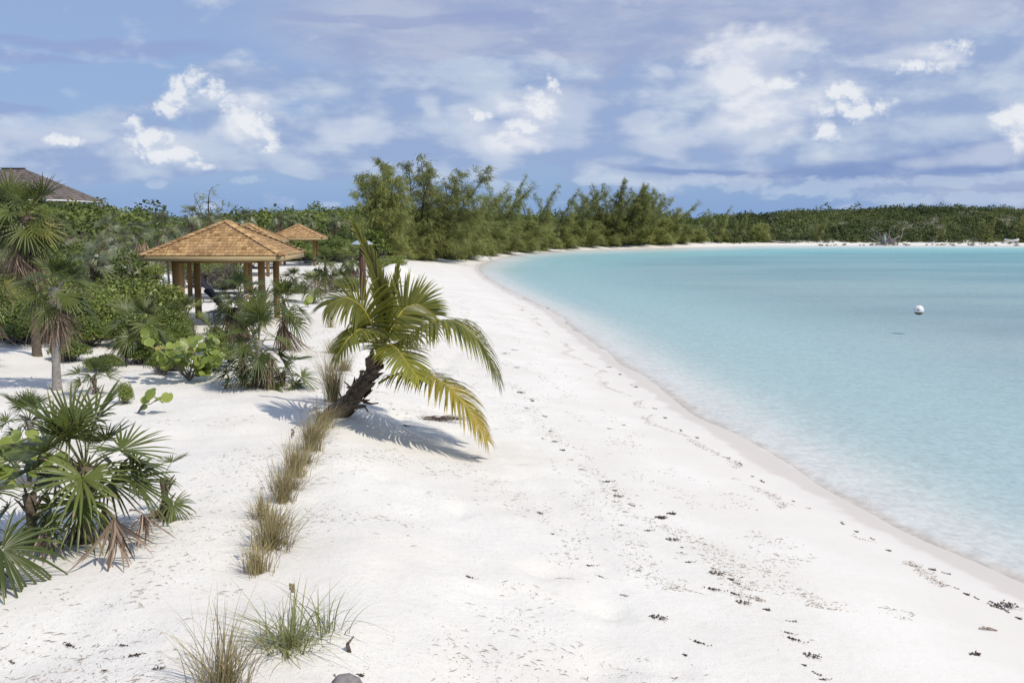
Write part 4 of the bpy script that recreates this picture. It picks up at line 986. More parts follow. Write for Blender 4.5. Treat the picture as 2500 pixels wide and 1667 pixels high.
sea_grape('bright green sea grape with round leaves in front of the gazebo palms', 462, 930, 0.85, 0.85, 150, 1, 0.10)
sea_grape('sea grape with yellow-green round leaves under the foreground palm crown', 70, 1190, 0.62, 0.62, 62, 2, 0.095)
sea_grape('sea grape branch with one round leaf held out over the sand', 335, 1010, 0.22, 0.42, 7, 3, 0.105, 0.2)
sea_grape('sea grape sprig with few leaves at the left edge behind the cut-off palm', 5, 1120, 0.4, 0.5, 26, 4, 0.1)
sea_grape('sea grape with large leaves half hidden in the light green shrub', 330, 828, 0.5, 1.5, 26, 5, 0.10)
sea_grape('single upright sea grape leaf beside the lone path palm', 752, 750, 0.08, 0.45, 3, 6, 0.15)


# ------------------------------------------------------------------ beach grass tufts along the dune edge
def tuft(label, px, py, h, w, n, seed, green=False, seeds=0, wind=0.0):
    g = np.random.default_rng(seed); p = ground(px, py); o = empty('grass_tuft', p); tag(o, label, 'grass tuft', 'beach grass tufts along the dune edge')
    mb = MB(); ns = 6
    h *= 1.15
    for k in range(int(n * 0.68)):
        a = g.uniform(0, 6.28); r0 = abs(g.normal(0, 0.05)) * (1 + w); b = np.array([cos(a) * r0, sin(a) * r0, -0.03])
        a2 = a + g.normal(0, .6); out = g.uniform(0.02, 1.0) ** 0.8 * w * 1.15; L = h * g.uniform(0.3, 1.18); hd = np.array([cos(a2), sin(a2), 0]); hd = hd + np.array([wind, 0, 0])
        V = []; wd = g.uniform(0.0018, 0.0042) * (1.7 if green else 1); sd = np.array([-sin(a2), cos(a2), 0]); sd = unit(sd + g.normal(0, .5, 3) * np.array([1, 1, 0]))
        curl = g.uniform(0.1, 0.9)
        for j in range(ns + 1):
            f = j / ns; c = b + hd * out * L * (f ** (1.2 + curl)) + np.array([0, 0, 1]) * L * (f - 0.42 * curl * out * f ** 2.6 / max(.3, h)); ww = wd * (1 - f ** 2) + 0.0006
            c[2] = max(c[2], -0.03)
            V += [c - sd * ww, c + sd * ww]
        tv = np.clip(g.normal(.5, .25), 0, 1); ts = np.full(2 * ns + 2, tv); ts[-4:] += 0.8 * (g.random() < .6)
        mb.add(V, [[2 * j, 2 * j + 1, 2 * j + 3, 2 * j + 2] for j in range(ns)], tint=ts)
    mb.build('blades', M['green_grass' if green else 'grass'], o)
    for k in range(seeds):
        a = g.uniform(0, 6.28); L = h * g.uniform(1.25, 1.9); hd = np.array([cos(a), sin(a), 0]) * g.uniform(.1, .5); s_ = MB()
        pts = [hd * L * f ** 2 * .6 + np.array([0, 0, L * (f - .15 * f ** 3)]) for f in np.linspace(0, 1, 7)]
        s_.tube(pts, np.linspace(0.003, 0.0015, 7), 4, cap=False)
        e = pts[-1]
        for j in range(16):
            c = pts[-1] + (pts[-2] - pts[-1]) * g.random() + g.normal(0, .012, 3); s_.box(c, (0.012, 0.008, 0.022))
        s_.build('seed_stalk', M['grass'], o)
    return o


T_ = tuft
T_('dry grass tuft with long arching blades at the very bottom of the dune edge', 545, 1690, 0.54, 0.85, 330, 1, seeds=0)
T_('greenest sprawling grass clump with a pale dry heart near the bottom', 705, 1585, 0.38, 1.25, 300, 2, True, 1)
T_('a few tall green blades right of the greenest clump', 800, 1545, 0.56, 1.1, 46, 21, True)
T_('short dark brown tuft with a seed stalk leaning over it', 628, 1400, 0.30, 0.45, 330, 3, seeds=1)
T_('widest brown tuft with bleached blades blown to both sides', 662, 1340, 0.42, 1.0, 520, 4, seeds=1, wind=0.2)
T_('thin brown tuft hugging the back of the widest tuft', 640, 1268, 0.34, 0.55, 300, 5, wind=-0.1)
T_('short bleached tuft filling the gap between the widest tuft and the olive one', 668, 1290, 0.3, 0.8, 300, 15, wind=0.2)
T_('low bleached tuft filling the gap beneath the upright greenish tuft', 706, 1196, 0.3, 0.9, 300, 16, wind=0.2)
T_('low shaggy tuft on the slope right of the leaning tuft', 770, 1070, 0.34, 1.0, 300, 17, wind=0.4)
T_('sparse bleached tuft between the upright and leaning tufts', 742, 1132, 0.34, 0.9, 260, 18, wind=0.3)
T_('narrow tuft with olive blades halfway up the row', 690, 1225, 0.48, 0.5, 380, 6, wind=0.25, seeds=1)
T_('tuft with upright greenish blades below the palm shadow', 722, 1165, 0.52, 0.42, 420, 7, wind=0.1)
T_('leaning tuft on a bare stem left of the palm shadow', 760, 1100, 0.52, 0.6, 420, 8, wind=0.35)
T_('shaggy tuft against the foot of the coconut palm', 790, 1045, 0.48, 0.8, 420, 9, wind=0.3)
T_('tall soft greenish tuft standing behind the coconut trunk', 812, 982, 0.82, 0.42, 620, 10)
T_('faded tuft behind the tall greenish one', 840, 905, 0.42, 0.75, 320, 11)
T_('small dry tuft left of the coconut palm leaves', 812, 862, 0.42, 0.6, 300, 12)
T_('faint dry tuft highest up the row by the path', 808, 800, 0.35, 0.6, 160, 13)
T_('tiny green tuft at the path edge below the lone path palm', 760, 850, 0.12, 1.2, 60, 14, True)


# ------------------------------------------------------------------ gazebos
def gazebo_parts(W=4.3, eave=2.05, rise=1.06, post=2.63, pt=0.185, ncourse=13):
    parts = {}
    hw = W / 2; g = np.random.default_rng(4); sl = math.hypot(hw, rise)
    mb = MB()
    z0 = eave + 0.16
    for side in range(4):
        rot = np.array(Matrix.Rotation(side * pi / 2, 3, 'Z'))
        nrm = np.array([0, -rise, hw]) / sl; nrm = np.array([0, -rise / sl, hw / sl]); upd = np.array([0, hw / sl, rise / sl])
        for c in range(ncourse):
            a0 = c * sl / ncourse; a1 = min(sl - 0.02, (c + 1.12) * sl / ncourse)
            def half(a): return hw * (1 - a / sl)
            x = -half(a0)
            while x < half(a0) - 0.01:
                w = g.uniform(0.08, 0.17); x1 = min(x + w, half(a0)); tn = float(np.clip(g.normal(.56, .24), 0, 1.0)); th = 0.040; gap = 0.005
                P = []
                for (aa, off) in ((a0, th + 0.006), (a1, 0.008)):
                    lim = half(aa)
                    for xx in (x + gap, x1 - gap):
                        xc = min(max(xx, -lim), lim); P.append(np.array([xc, -hw, z0]) + upd * aa + nrm * off)
                f0 = [P[0] - nrm * th, P[1] - nrm * th]
                V = np.array([P[0], P[1], P[3], P[2], f0[0], f0[1]]) @ rot.T
                mb.add(V, [[0, 1, 2, 3], [4, 5, 1, 0]], tint=tn); x = x1
        # solid deck under the shingles
        V = np.array([[-hw, -hw, z0 - 0.01], [hw, -hw, z0 - 0.01], [0, 0, z0 + rise - 0.01]]) @ rot.T; mb.add(V, None, [[0, 1, 2]], tint=0.1)
    V = [[-hw, -hw, z0 - 0.02], [hw, -hw, z0 - 0.02], [hw, hw, z0 - 0.02], [-hw, hw, z0 - 0.02]]; mb.add(V, [[3, 2, 1, 0]], tint=0.2)
    parts['roof'] = mb.mesh('roof', M['shingle'])
    mb = MB()
    for side in range(4):                                    # stepped hip caps
        rot = np.array(Matrix.Rotation(side * pi / 2, 3, 'Z')); n = 15
        for k in range(n):
            f0, f1 = k / n, (k + 1.15) / n; a = np.array([-hw * (1 - f0), -hw * (1 - f0), z0 + rise * f0 + 0.085]); b = np.array([-hw * (1 - min(f1, 1)), -hw * (1 - min(f1, 1)), z0 + rise * min(f1, 1) + 0.05])
            for sgn in (-1, 1):
                sd = np.array([1, -1, 0]) / math.sqrt(2) * 0.16 * sgn; dn = np.array([0, 0, -0.05])
                th = np.array([0, 0, -0.045]); tn = float(np.clip(g.normal(.55, .25), 0, 1))
                V = np.array([a, a + sd + dn, b + sd + dn, b, a + th, a + sd + dn + th]) @ rot.T
                mb.add(V, [[0, 1, 2, 3], [4, 5, 1, 0]], tint=tn)
    parts['hip_cap'] = mb.mesh('hip_cap', M['shingle'])
    mb = MB()
    for side in range(4):
        rot = np.array(Matrix.Rotation(side * pi / 2, 3, 'Z')); c = np.array([0, -hw + 0.02, eave + 0.075]) @ rot.T
        mb.box(c, (W - 0.002 if side % 2 == 0 else W - 0.086, 0.04, 0.14), rot, tint=0.6)
    parts['fascia'] = mb.mesh('fascia', M['fascia'])
    mb = MB()
    hp = post / 2
    for side in range(4):
        rot = np.array(Matrix.Rotation(side * pi / 2, 3, 'Z')); c = np.array([0, -hp, eave + 0.02]) @ rot.T; mb.box(c, (post - pt - 0.004, 0.10, 0.2), rot, tint=0.3)
    parts['beam'] = mb.mesh('beam', M['post'])
    mb = MB(); mb.box((0, 0, (eave + 0.12 - 0.25) / 2), (pt, pt, eave + 0.12 + 0.25), tint=0.55); parts['post'] = mb.mesh('post', M['post'])
    return parts, hp


GZ, HP = gazebo_parts()
def gazebo(label, px, Y, rz, dz=0.0):
    p = at(px, 700, Y); p.z = H(p.x, p.y) + dz; o = empty('gazebo', p, rz); tag(o, label, 'gazebo', 'cedar-roofed gazebos')
    for k in ('roof', 'hip_cap', 'fascia', 'beam'): link(k, GZ[k], o)
    for sx in (-1, 1):
        for sy in (-1, 1): link('post', GZ['post'], o, (sx * HP, sy * HP, 0))
    return p


gA = gazebo('nearest and largest-looking gazebo with an orange cedar shingle roof on timber posts', 558, 32.4, R(3.5))
gB = gazebo('gazebo hidden behind the nearest roof, only its posts showing beneath', 531, 43.6, R(11), -0.22)
gC = gazebo('middle gazebo whose roof peak shows just behind the nearest roof', 613, 63.5, R(4), 0.02)
gD = gazebo('farthest gazebo, standing clear to the right of the others with two posts in view', 732, 80, R(6), 0.0)


# ------------------------------------------------------------------ sun loungers
def lounger(label, px, py, rz=0.0):
    p = ground(px, py); o = empty('sun_lounger', p, rz); tag(o, label, 'sun lounger', 'navy sun loungers under the gazebos')
    fr = MB()
    for sy in (-0.31, 0.31): fr.box((0.45, sy, 0.30), (1.95, 0.035, 0.05))
    for x in (-0.5, 0.1, 0.7, 1.38): fr.box((x, 0, 0.30), (0.035, 0.583, 0.04))
    fr.build('frame', M['frame'], o)
    for sx in (-0.42, 1.3):
        for sy in (-0.31, 0.31):
            m = MB(); m.box((sx, sy, 0.12), (0.04, 0.04, 0.31)); m.build('leg', M['frame'], o)
    def cushion(name, c, size, rot):
        b = MB(); b.box((0, 0, 0), size); me = b.mesh(name, M['cushion'])
        ob = link(name, me, o, c); ob.rotation_euler = (0, rot, 0); bv = ob.modifiers.new('round', 'BEVEL'); bv.width = 0.035; bv.segments = 3
    cushion('seat_cushion', (0.73, 0, 0.375), (1.36, 0.6, 0.10), 0)
    cushion('backrest', (-0.21, 0, 0.68), (0.88, 0.6, 0.11), R(50))
    cushion('headrest', (-0.475, 0, 0.945), (0.26, 0.5, 0.12), R(38))
    return o


lounger('navy cushioned lounger under the nearest gazebo, head end raised', 548, 783, R(2))
lounger('navy cushioned lounger under the hidden gazebo, behind the nearest lounger', 517, 738, R(2))
lounger('navy cushioned lounger partly seen under the middle gazebo', 618, 667, R(4))
lounger('navy cushioned lounger under the farthest gazebo', 745, 647, R(4))


# ------------------------------------------------------------------ lamp post with a metal cap
def lamp():
    p = at(886, 700, 43); p.z = H(p.x, p.y); o = empty('lamp_post', p, R(20)); tag(o, 'dark red-brown timber lamp post with a pale metal saucer cap', 'lamp post')
    top = at(886, 598, 43).z - p.z
    m = MB(); m.box((0, 0, (top - 0.3) / 2), (0.23, 0.23, top + 0.3))
    for sx, sy in ((1, 0), (-1, 0), (0, 1), (0, -1)): m.box((sx * 0.122, sy * 0.122, top * 0.45), (0.05 if sx == 0 else 0.014, 0.05 if sy == 0 else 0.014, top * 0.86))
    m.build('post', M['lamp_post'], o)
    m = MB(); m.lathe([(0.075, top - 0.01), (0.075, top + 0.075)], 16); m.lathe([(0.13, top + 0.02), (0.10, top + 0.03), (0.10, top + 0.075)], 16); m.build('collar', M['lamp_post'], o, True)
    m = MB(); m.lathe([(0.0, top + 0.225), (0.12, top + 0.215), (0.28, top + 0.165), (0.41, top + 0.095), (0.485, top + 0.035), (0.49, top + 0.02), (0.47, top + 0.022), (0.3, top + 0.07), (0.0, top + 0.085)], 32); m.build('cap', M['lamp_cap'], o, True)


lamp()


# ------------------------------------------------------------------ house with weathered roof
def house():
    c = at(100, 553, 78); z0 = H(c.x, c.y); o = empty('house', (c.x, c.y, z0)); tag(o, 'brown house with weathered hipped shingle roof and white eaves on the rise', 'house')
    L = lambda px, py, Y: np.array(at(px, py, Y)) - np.array((c.x, c.y, z0))
    g = np.random.default_rng(8)
    def hip(name, a, b, ridge_z, eave_z, y0, y1, xa, xb, tin=0):
        """hip roof: eave rectangle xa..xb by y0..y1, ridge from a to b"""
        m = MB(); ym = (y0 + y1) / 2; E = [np.array(q, float) for q in ((xa, y0, eave_z), (xb, y0, eave_z), (xb, y1, eave_z), (xa, y1, eave_z))]; Rg = [np.array((a, ym, ridge_z)), np.array((b, ym, ridge_z))]
        for (p0, p1, q0, q1) in ((E[0], E[1], Rg[0], Rg[1]), (E[1], E[2], Rg[1], Rg[1]), (E[2], E[3], Rg[1], Rg[0]), (E[3], E[0], Rg[0], Rg[0])):
            n = 16
            nr = np.cross(p1 - p0, (q0 + q1) / 2 - (p0 + p1) / 2); nr /= np.linalg.norm(nr)
            for k in range(n):
                f0, f1 = k / n, min(1, (k + 1.2) / n); A, B = p0 + (q0 - p0) * f0, p1 + (q1 - p1) * f0; C_, D_ = p0 + (q0 - p0) * f1, p1 + (q1 - p1) * f1
                w = np.linalg.norm(B - A); mcount = max(1, int(w / 0.28))
                for j in range(mcount):
                    u0, u1 = j / mcount, (j + 0.96) / mcount
                    m.add([A + (B - A) * u0 + nr * .04, A + (B - A) * u1 + nr * .04, C_ + (D_ - C_) * u1 + nr * .015, C_ + (D_ - C_) * u0 + nr * .015], [[0, 1, 2, 3]], tint=float(np.clip(g.normal(.5, .25), 0, 1)))
            m.add([p0, p1, q1, q0], [[0, 1, 2, 3]], tint=0.1)
        m.add(E, [[3, 2, 1, 0]], tint=0.1)
        return m.build(name, M['old_shingle'], o)
    ez = L(255, 493, 84)[2]; rz_ = L(55, 412, 80)[2]; xb = L(256, 491, 84)[0]; xr = L(56, 412, 80)[0]; xr0 = L(8, 412, 80)[0]
    y0, y1 = -2.0, 6.0
    hip('roof', xr0, xr, rz_, ez, y0, y1, xr0 - (xb - xr), xb)
    mb = MB(); mb.box(((xr + xr0) / 2, 2.0, rz_ + 0.03), (xr - xr0 + 0.3, 0.35, 0.08)); mb.build('ridge_cap', M['dark_wall'], o)
    mb = MB()
    xa = xr0 - (xb - xr)
    mb.box(((xa + xb) / 2, y0 - 0.02, ez - 0.085), (xb - xa, 0.04, 0.16)); mb.box((xb - 0.02, (y0 + y1) / 2, ez - 0.085), (0.04, y1 - y0 - 0.01, 0.16)); mb.build('fascia', M['white_paint'], o)
    mb = MB(); wl, wr = xa + 1.2, xb - 1.55
    mb.box(((wl + wr) / 2, (y0 + y1) / 2, ez / 2 - 0.3), (wr - wl, y1 - y0 - 2.0, ez + 0.4)); mb.build('wall', M['dark_wall'], o)
    for k in range(6):
        x = wl + 0.7 + k * (wr - wl - 1.4) / 5; f = MB()
        f.box((x, y0 + 0.985, ez - 0.95), (1.1, 0.06, 1.25)); fr = f.build('window', M['screen'], o)
        b = MB()
        for sx in (-0.575, 0, 0.575): b.box((x + sx, y0 + 0.97, ez - 0.95), (0.05, 0.10, 1.3))
        for sz in (-0.65, 0.65): b.box((x, y0 + 0.972, ez - 0.95 + sz), (1.2, 0.095, 0.06))
        b.build('window_frame', M['dark_wall'], fr)
    # front wing whose eave is nearer and higher in view
    ez2 = L(20, 466, 70)[2]; xb2 = L(24, 466, 70)[0]; xa2 = xb2 - 9; yw0, yw1 = -8, -2.6
    w = hip('wing_roof', xa2 + 3.0, xb2 - 2.6, L(0, 408, 73)[2], ez2, yw0, yw1, xa2, xb2)
    mb = MB(); mb.box(((xa2 + xb2) / 2, yw0 - 0.02, ez2 - 0.085), (xb2 - xa2, 0.04, 0.16)); mb.box((xb2 - 0.02, (yw0 + yw1) / 2, ez2 - 0.085), (0.04, yw1 - yw0 - 0.01, 0.16)); mb.build('wing_fascia', M['white_paint'], o)
    mb = MB(); mb.box(((xa2 + xb2) / 2 - 0.5, (yw0 + yw1) / 2, ez2 / 2 - 0.6), (xb2 - xa2 - 1.6, yw1 - yw0 - 1.4, ez2 + 1.0)); mb.build('wing_wall', M['dark_wall'], o)
    for x in (xb2 - 0.5, xb2 - 2.0): 
        b = MB(); b.box((x, yw0 + 0.3, ez2 / 2 - 0.6), (0.14, 0.14, ez2 + 0.9)); b.build('porch_post', M['dark_wall'], o)
    b = MB(); b.box((xb - 0.9, y0 + 0.5, ez / 2 - 0.5), (0.16, 0.16, ez + 0.68)); b.build('porch_post', M['dark_wall'], o)


house()


# ------------------------------------------------------------------ mooring buoy
def buoy():
    p = at(2243, 765, 50.4); r = 0.25; o = empty('mooring_buoy', (p.x, p.y, 0.0)); tag(o, 'round white mooring buoy floating on the turquoise water', 'buoy')
    c = 0.135; n = 14; prof = [(r * cos(t), c + r * sin(t)) for t in np.linspace(-1.57, 1.57, n * 2)]
    k = [i for i, q in enumerate(prof) if q[1] < 0.055]
    m = MB(); m.lathe(prof[k[-1]:], 32); m.build('float', M['buoy'], o, True)
    m = MB(); m.lathe(prof[:k[-1] + 1], 32); m.build('algae_band', M['algae'], o, True)
    m = MB(); m.lathe([(0.022, c + r - 0.01), (0.022, c + r + 0.03), (0.0, c + r + 0.03)], 10)
    m.tube([(0.035 * cos(t), 0, c + r + 0.06 + 0.035 * sin(t)) for t in np.linspace(0, 2 * pi, 14)], 0.008, 5, cap=False); m.build('mooring_eye', M['steel'], o, True)
    # small dark mark on the camera side, left of centre
    m = MB(); az0 = -2.05; V = []; nx, nz = 5, 4
    for j in range(nz):
        for i in range(nx):
            a = az0 + 0.34 * (i / (nx - 1) - .5); e = 0.14 + 0.24 * (j / (nz - 1) - .5); V.append((1.006 * r * cos(e) * cos(a), 1.006 * r * cos(e) * sin(a), c + 1.006 * r * sin(e)))
    Q = [[j * nx + i, j * nx + i + 1, (j + 1) * nx + i + 1, (j + 1) * nx + i] for j in range(nz - 1) for i in range(nx - 1)]
    m.add(V, Q); m.build('mark', M['buoy_mark'], o, True)


buoy()


# ------------------------------------------------------------------ seated person in the shade
def person():
    p = at(946, 620, 97); p.z = H(p.x, p.y); hd = at(946, 609, 97).z
    o = empty('person', p, R(-40)); tag(o, 'person in a pale shirt seated in the shade of the big dark shrub', 'person')
    def skin(name, verts, edges, radii, material, par, root=0, sub=2):
        me = bpy.data.meshes.new(name); me.from_pydata(verts, edges, []); ob = link(name, me, par); me.materials.append(material)
        md = ob.modifiers.new('skin', 'SKIN'); md.use_smooth_shade = True
        for i, rr in enumerate(radii):
            me.skin_vertices[0].data[i].radius = (rr[0], rr[1]) if hasattr(rr, '__len__') else (rr, rr)
        me.skin_vertices[0].data[root].use_root = True
        sb = ob.modifiers.new('smooth', 'SUBSURF'); sb.levels = sub; sb.render_levels = sub
        return ob
    V = [(0, 0, .42), (0, 0, .62), (0, .01, .86), (0, 0, .98), (0, -.02, 1.06), (0, -.03, 1.20),
         (.10, -.03, .42), (.14, -.40, .46), (.14, -.44, .06), (.14, -.56, .03), (-.10, -.03, .42), (-.14, -.40, .46), (-.14, -.44, .06), (-.14, -.56, .03),
         (.19, .0, .92), (.24, -.08, .66), (.17, -.30, .54), (.15, -.38, .52), (-.19, .0, .92), (-.24, -.08, .66), (-.17, -.30, .54), (-.15, -.38, .52)]
    E = [(0, 1), (1, 2), (2, 3), (3, 4), (4, 5), (0, 6), (6, 7), (7, 8), (8, 9), (0, 10), (10, 11), (11, 12), (12, 13), (2, 14), (14, 15), (15, 16), (16, 17), (2, 18), (18, 19), (19, 20), (20, 21)]
    Rr = [(.15, .12), (.14, .105), (.155, .11), (.055, .055), (.07, .085), (.072, .092), .085, .065, .042, .04, .085, .065, .042, .04, .055, .042, .032, .03, .055, .042, .032, .03]
    b = skin('body', V, E, Rr, M['skin'], o)
    for sx in (-1, 1):
        for k in range(5):
            x = sx * (.15 + (.022 if k == 4 else -.03 + .018 * k)); y = -.38; l = (.075, .085, .08, .065, .05)[k]
            f = MB(); f.tube([(x, y, .525), (x + (.012 * sx if k == 4 else 0), y - l * .6, .515), (x, y - l, .495)], [.009, .008, .006], 5); f.build('finger', M['skin'], b, True)
    skin('shirt', [(0, 0, .44), (0, 0, .62), (0, .01, .87), (0, 0, .95), (.19, 0, .92), (.225, -.05, .76), (-.19, 0, .92), (-.225, -.05, .76)], [(0, 1), (1, 2), (2, 3), (2, 4), (4, 5), (2, 6), (6, 7)],
         [(.165, .135), (.155, .12), (.17, .125), (.075, .075), .075, .065, .075, .065], M['shirt'], o)
    skin('shorts', [(0, 0, .44), (.10, -.03, .42), (.135, -.34, .45), (-.10, -.03, .42), (-.135, -.34, .45)], [(0, 1), (1, 2), (0, 3), (3, 4)], [(.165, .135), .10, .085, .10, .085], M['shorts'], o)
    m = MB(); m.lathe([(0.0, .125), (.05, .115), (.085, .07), (.096, .0), (.092, -.03)], 16, loc=(0, -.015, 1.15)); m.build('hair', M['hair'], b, True)
    m = MB(); m.box((0, -.125, 1.12), (.022, .03, .04)); m.box((0, -.112, 1.075), (.05, .012, .012)); m.box((.085, -.02, 1.12), (.014, .03, .05)); m.box((-.085, -.02, 1.12), (.014, .03, .05)); m.build('face', M['skin'], b, True)
    s = MB(); s.tube([(-.42, .1, .27), (.42, .1, .27)], [.17, .16], 10); s.tube([(.3, .05, .3), (.42, -.1, .42)], [.05, .03], 6)
    s = s.build('driftwood_log', M['drift'], None, True); s.location = p; s.rotation_euler = (0, 0, R(-40)); tag(s, 'grey log that the seated person sits on', 'log')


person()


# ------------------------------------------------------------------ small pale boat beyond the palm, drift and rocks
def hull_obj(label, loc, rz, Lh, B, D):
    o = empty('small_boat', loc, rz); tag(o, label, 'boat', 'small pale boats')
    m = MB(); n = 13; st = []
    for i in range(n):
        t = i / (n - 1) * 2 - 1; w = B / 2 * (1 - abs(t) ** 2.6) + 0.01; sh = D * (1 + 0.55 * t * t); kz = D * 0.5 * abs(t) ** 3
        st.append([(t * Lh / 2, -w, sh), (t * Lh / 2, -w * .8, sh * .45 + kz * .5), (t * Lh / 2, 0, kz), (t * Lh / 2, w * .8, sh * .45 + kz * .5), (t * Lh / 2, w, sh)])
    V = np.array(st).reshape(-1, 3); Q = [[i * 5 + j, i * 5 + j + 1, (i + 1) * 5 + j + 1, (i + 1) * 5 + j] for i in range(n - 1) for j in range(4)]
    m.add(V, Q); hl = m.build('hull', M['hull'], o, True)
    m = MB()
    for i in range(n - 1): m.add([st[i][0], st[i][4], st[i + 1][4], st[i + 1][0]], [[0, 1, 2, 3]])
    m.build('deck', M['hull'], o, True)
    m = MB(); m.tube([(q[2][0], q[2][1], q[2][2] - .01) for q in st], 0.035, 6); m.build('keel', M['hull_dark'], o, True)


p = ground(893, 677); hull_obj('white narrow boat lying on the sand behind the upright palm frond', (p.x, p.y, p.z + 0.02), R(4), 2.3, 0.6, 0.26)
p = at(2470, 592, 231.5); hull_obj('small white boat pulled up at the far right shore', (p.x, p.y, H(p.x, p.y) + 0.35), R(0), 3.4, 1.2, 0.55)


def log(label, pts, rad, cap=None, group=None, name='driftwood_log', m='drift'):
    mb = MB(); q = np.array(pts, float); mb.tube(q - q[0], rad, 9); o = mb.build(name, M[m], None, True); o.location = q[0]; tag(o, label, 'driftwood', group); return o


a = at(835, 1700, 6.35); a.z = H(a.x, a.y)
log('round end of a grey log half buried at the bottom edge', [(a.x - .02, a.y - .35, a.z - .10), (a.x, a.y, a.z + .02), (a.x + .01, a.y + .18, a.z + .07)], [0.12, 0.125, 0.115])
a = ground(855, 1592); 
log('dark crooked root sticking out of the sand below the greenest clump', [(a.x, a.y, a.z - .05), (a.x - .02, a.y, a.z + .06), (a.x + .025, a.y + .03, a.z + .11)], [0.022, 0.014, 0.005], m='dark_bark')
a = ground(986, 800)
log('short dark stick standing in the sand behind the palm fronds', [(a.x, a.y, a.z - .05), (a.x + .02, a.y, a.z + .16), (a.x - .05, a.y + .05, a.z + .22), (a.x - .1, a.y + .02, a.z + .1)], [0.035, 0.035, 0.03, 0.02], m='dark_bark')
a = at(1905, 590, 229)
log('bleached driftwood log lying on the far white beach', [(a.x - 2.2, a.y, H(a.x - 2.2, a.y) + .55), (a.x - .6, a.y, H(a.x, a.y) + .3), (a.x + 2.2, a.y + .5, H(a.x + 2, a.y) + .15)], [0.14, 0.2, 0.16])
# driftwood root pile on the far shore
g = np.random.default_rng(77); a = at(2168, 594, 229.5); az_ = H(a.x, a.y)
mb = MB()
for k in range(22):
    th = g.uniform(0.2, 2.95); ln = g.uniform(1.5, 4.2); d = np.array([cos(th), g.normal(0, .3), sin(th) * .9]); b0 = np.array([g.normal(0, 1.2), g.normal(0, .5), 0.1])
    mb.tube([b0, b0 + d * ln * .5 + g.normal(0, .15, 3), b0 + d * ln], [0.16, 0.11, 0.03], 5)
o = mb.build('driftwood_pile', M['drift'], None, True); o.location = (a.x, a.y, az_); tag(o, 'tangle of grey driftwood roots heaped on the far shore', 'driftwood')
a = at(2160, 594, 228.6); az_ = H(a.x, a.y); mb = MB(); mb.tube([(0, 0, -.3), (0.05, 0, 1.2), (-0.1, 0, 2.3)], [0.22, 0.2, 0.18], 8); mb.box((0.02, -0.05, 1.3), (0.5, 0.2, 0.3))
o = mb.build('blue_stake', M['blue_paint'], None, True); o.location = (a.x, a.y, az_); tag(o, 'faded blue upright stake beside the driftwood tangle', 'stake')


def rock_mesh(seed):
    g = np.random.default_rng(seed); nu, nv = 10, 6; V = []
    for j in range(nv + 1):
        for i in range(nu):
            a, e = 2 * pi * i / nu, -1.2 + 2.7 * j / nv; k = 1 + 0.28 * sin(3 * a + seed) * cos(2 * e) + g.normal(0, .09); V.append((k * cos(e) * cos(a), 0.75 * k * cos(e) * sin(a), 0.55 * k * sin(e)))
    Q = [[j * nu + i, j * nu + (i + 1) % nu, (j + 1) * nu + (i + 1) % nu, (j + 1) * nu + i] for j in range(nv) for i in range(nu)]
    m = MB(); m.add(V, Q); return m.mesh('rock', M['rock'])


RK = [rock_mesh(k) for k in range(5)]
g = np.random.default_rng(21)
for i in range(70):
    px = g.uniform(1985, 2510); p = at(px, 600, 230); x = p.x; y = float(np.interp(x, SHORE[:, 0][29:], SHORE[:, 1][29:])) + (g.uniform(0.3, 2.0) if px < 2320 else g.uniform(0.2, 5)); z = H(x, y)
    o = link('shore_rock', RK[i % 5], None, (x, y, z + 0.05), g.uniform(0, 6), float(g.uniform(0.2, 0.55))); tag(o, 'dark weathered rock along the edge of the far shore', 'rock', 'dark rocks along the far shore')


# ------------------------------------------------------------------ seaweed and twigs on the sand
def weed_mesh(seed, n, w, l):
    g = np.random.default_rng(seed); m = MB()
    for k in range(n):
        c = np.array([g.normal(0, l), g.normal(0, w), 0.0]); L = g.uniform(0.03, 0.10); a = g.normal(0, .9); d = np.array([cos(a), sin(a), 0]); s = np.array([-sin(a), cos(a), g.normal(0, .8)]); hh = abs(g.normal(0, .014)) + .004
        m.add([c - d * L / 2 + (0, 0, 0), c + s * .012 + (0, 0, hh), c + d * L / 2 + (0, 0, .003), c - s * .012 + (0, 0, hh * .5)], [[0, 1, 2, 3]], tint=float(np.clip(g.normal(.4, .3), 0, 1.4)))
    return m.mesh('seaweed', M['weed'])


WEED = [weed_mesh(1, 26, 0.03, 0.06), weed_mesh(2, 40, 0.035, 0.11), weed_mesh(3, 70, 0.06, 0.12), weed_mesh(4, 18, 0.02, 0.10), weed_mesh(5, 110, 0.055, 0.07)]
z3 = lambda x, y: (1100 + x / 2.044, 900 + y / 2.044)
z4 = lambda x, y: (1700 + x / 2.044, 900 + y / 2.044)
z8 = lambda x, y: (1100 + x / 3.36, 560 + y / 3.36)
UP = [z3(*q) for q in [(400, 155), (345, 120), (380, 200), (470, 240), (500, 315), (460, 350), (520, 365), (560, 410), (600, 455), (650, 505), (775, 565), (830, 638), (820, 610), (905, 685), (980, 812), (850, 780), (1100, 855), (1155, 897), (1145, 920), (1185, 970), (1310, 1000), (1320, 1025),
                       (1400, 1055), (1430, 1075), (1310, 1100), (1415, 1130), (1450, 1168), (1580, 1205)]] + [z4(*q) for q in [(480, 1265), (455, 1320), (480, 1350), (565, 1435), (540, 1490), (605, 1525), (630, 1560)]] + [z8(*q) for q in [(510, 990), (535, 1135), (670, 1412), (565, 1340), (440, 1020)]]
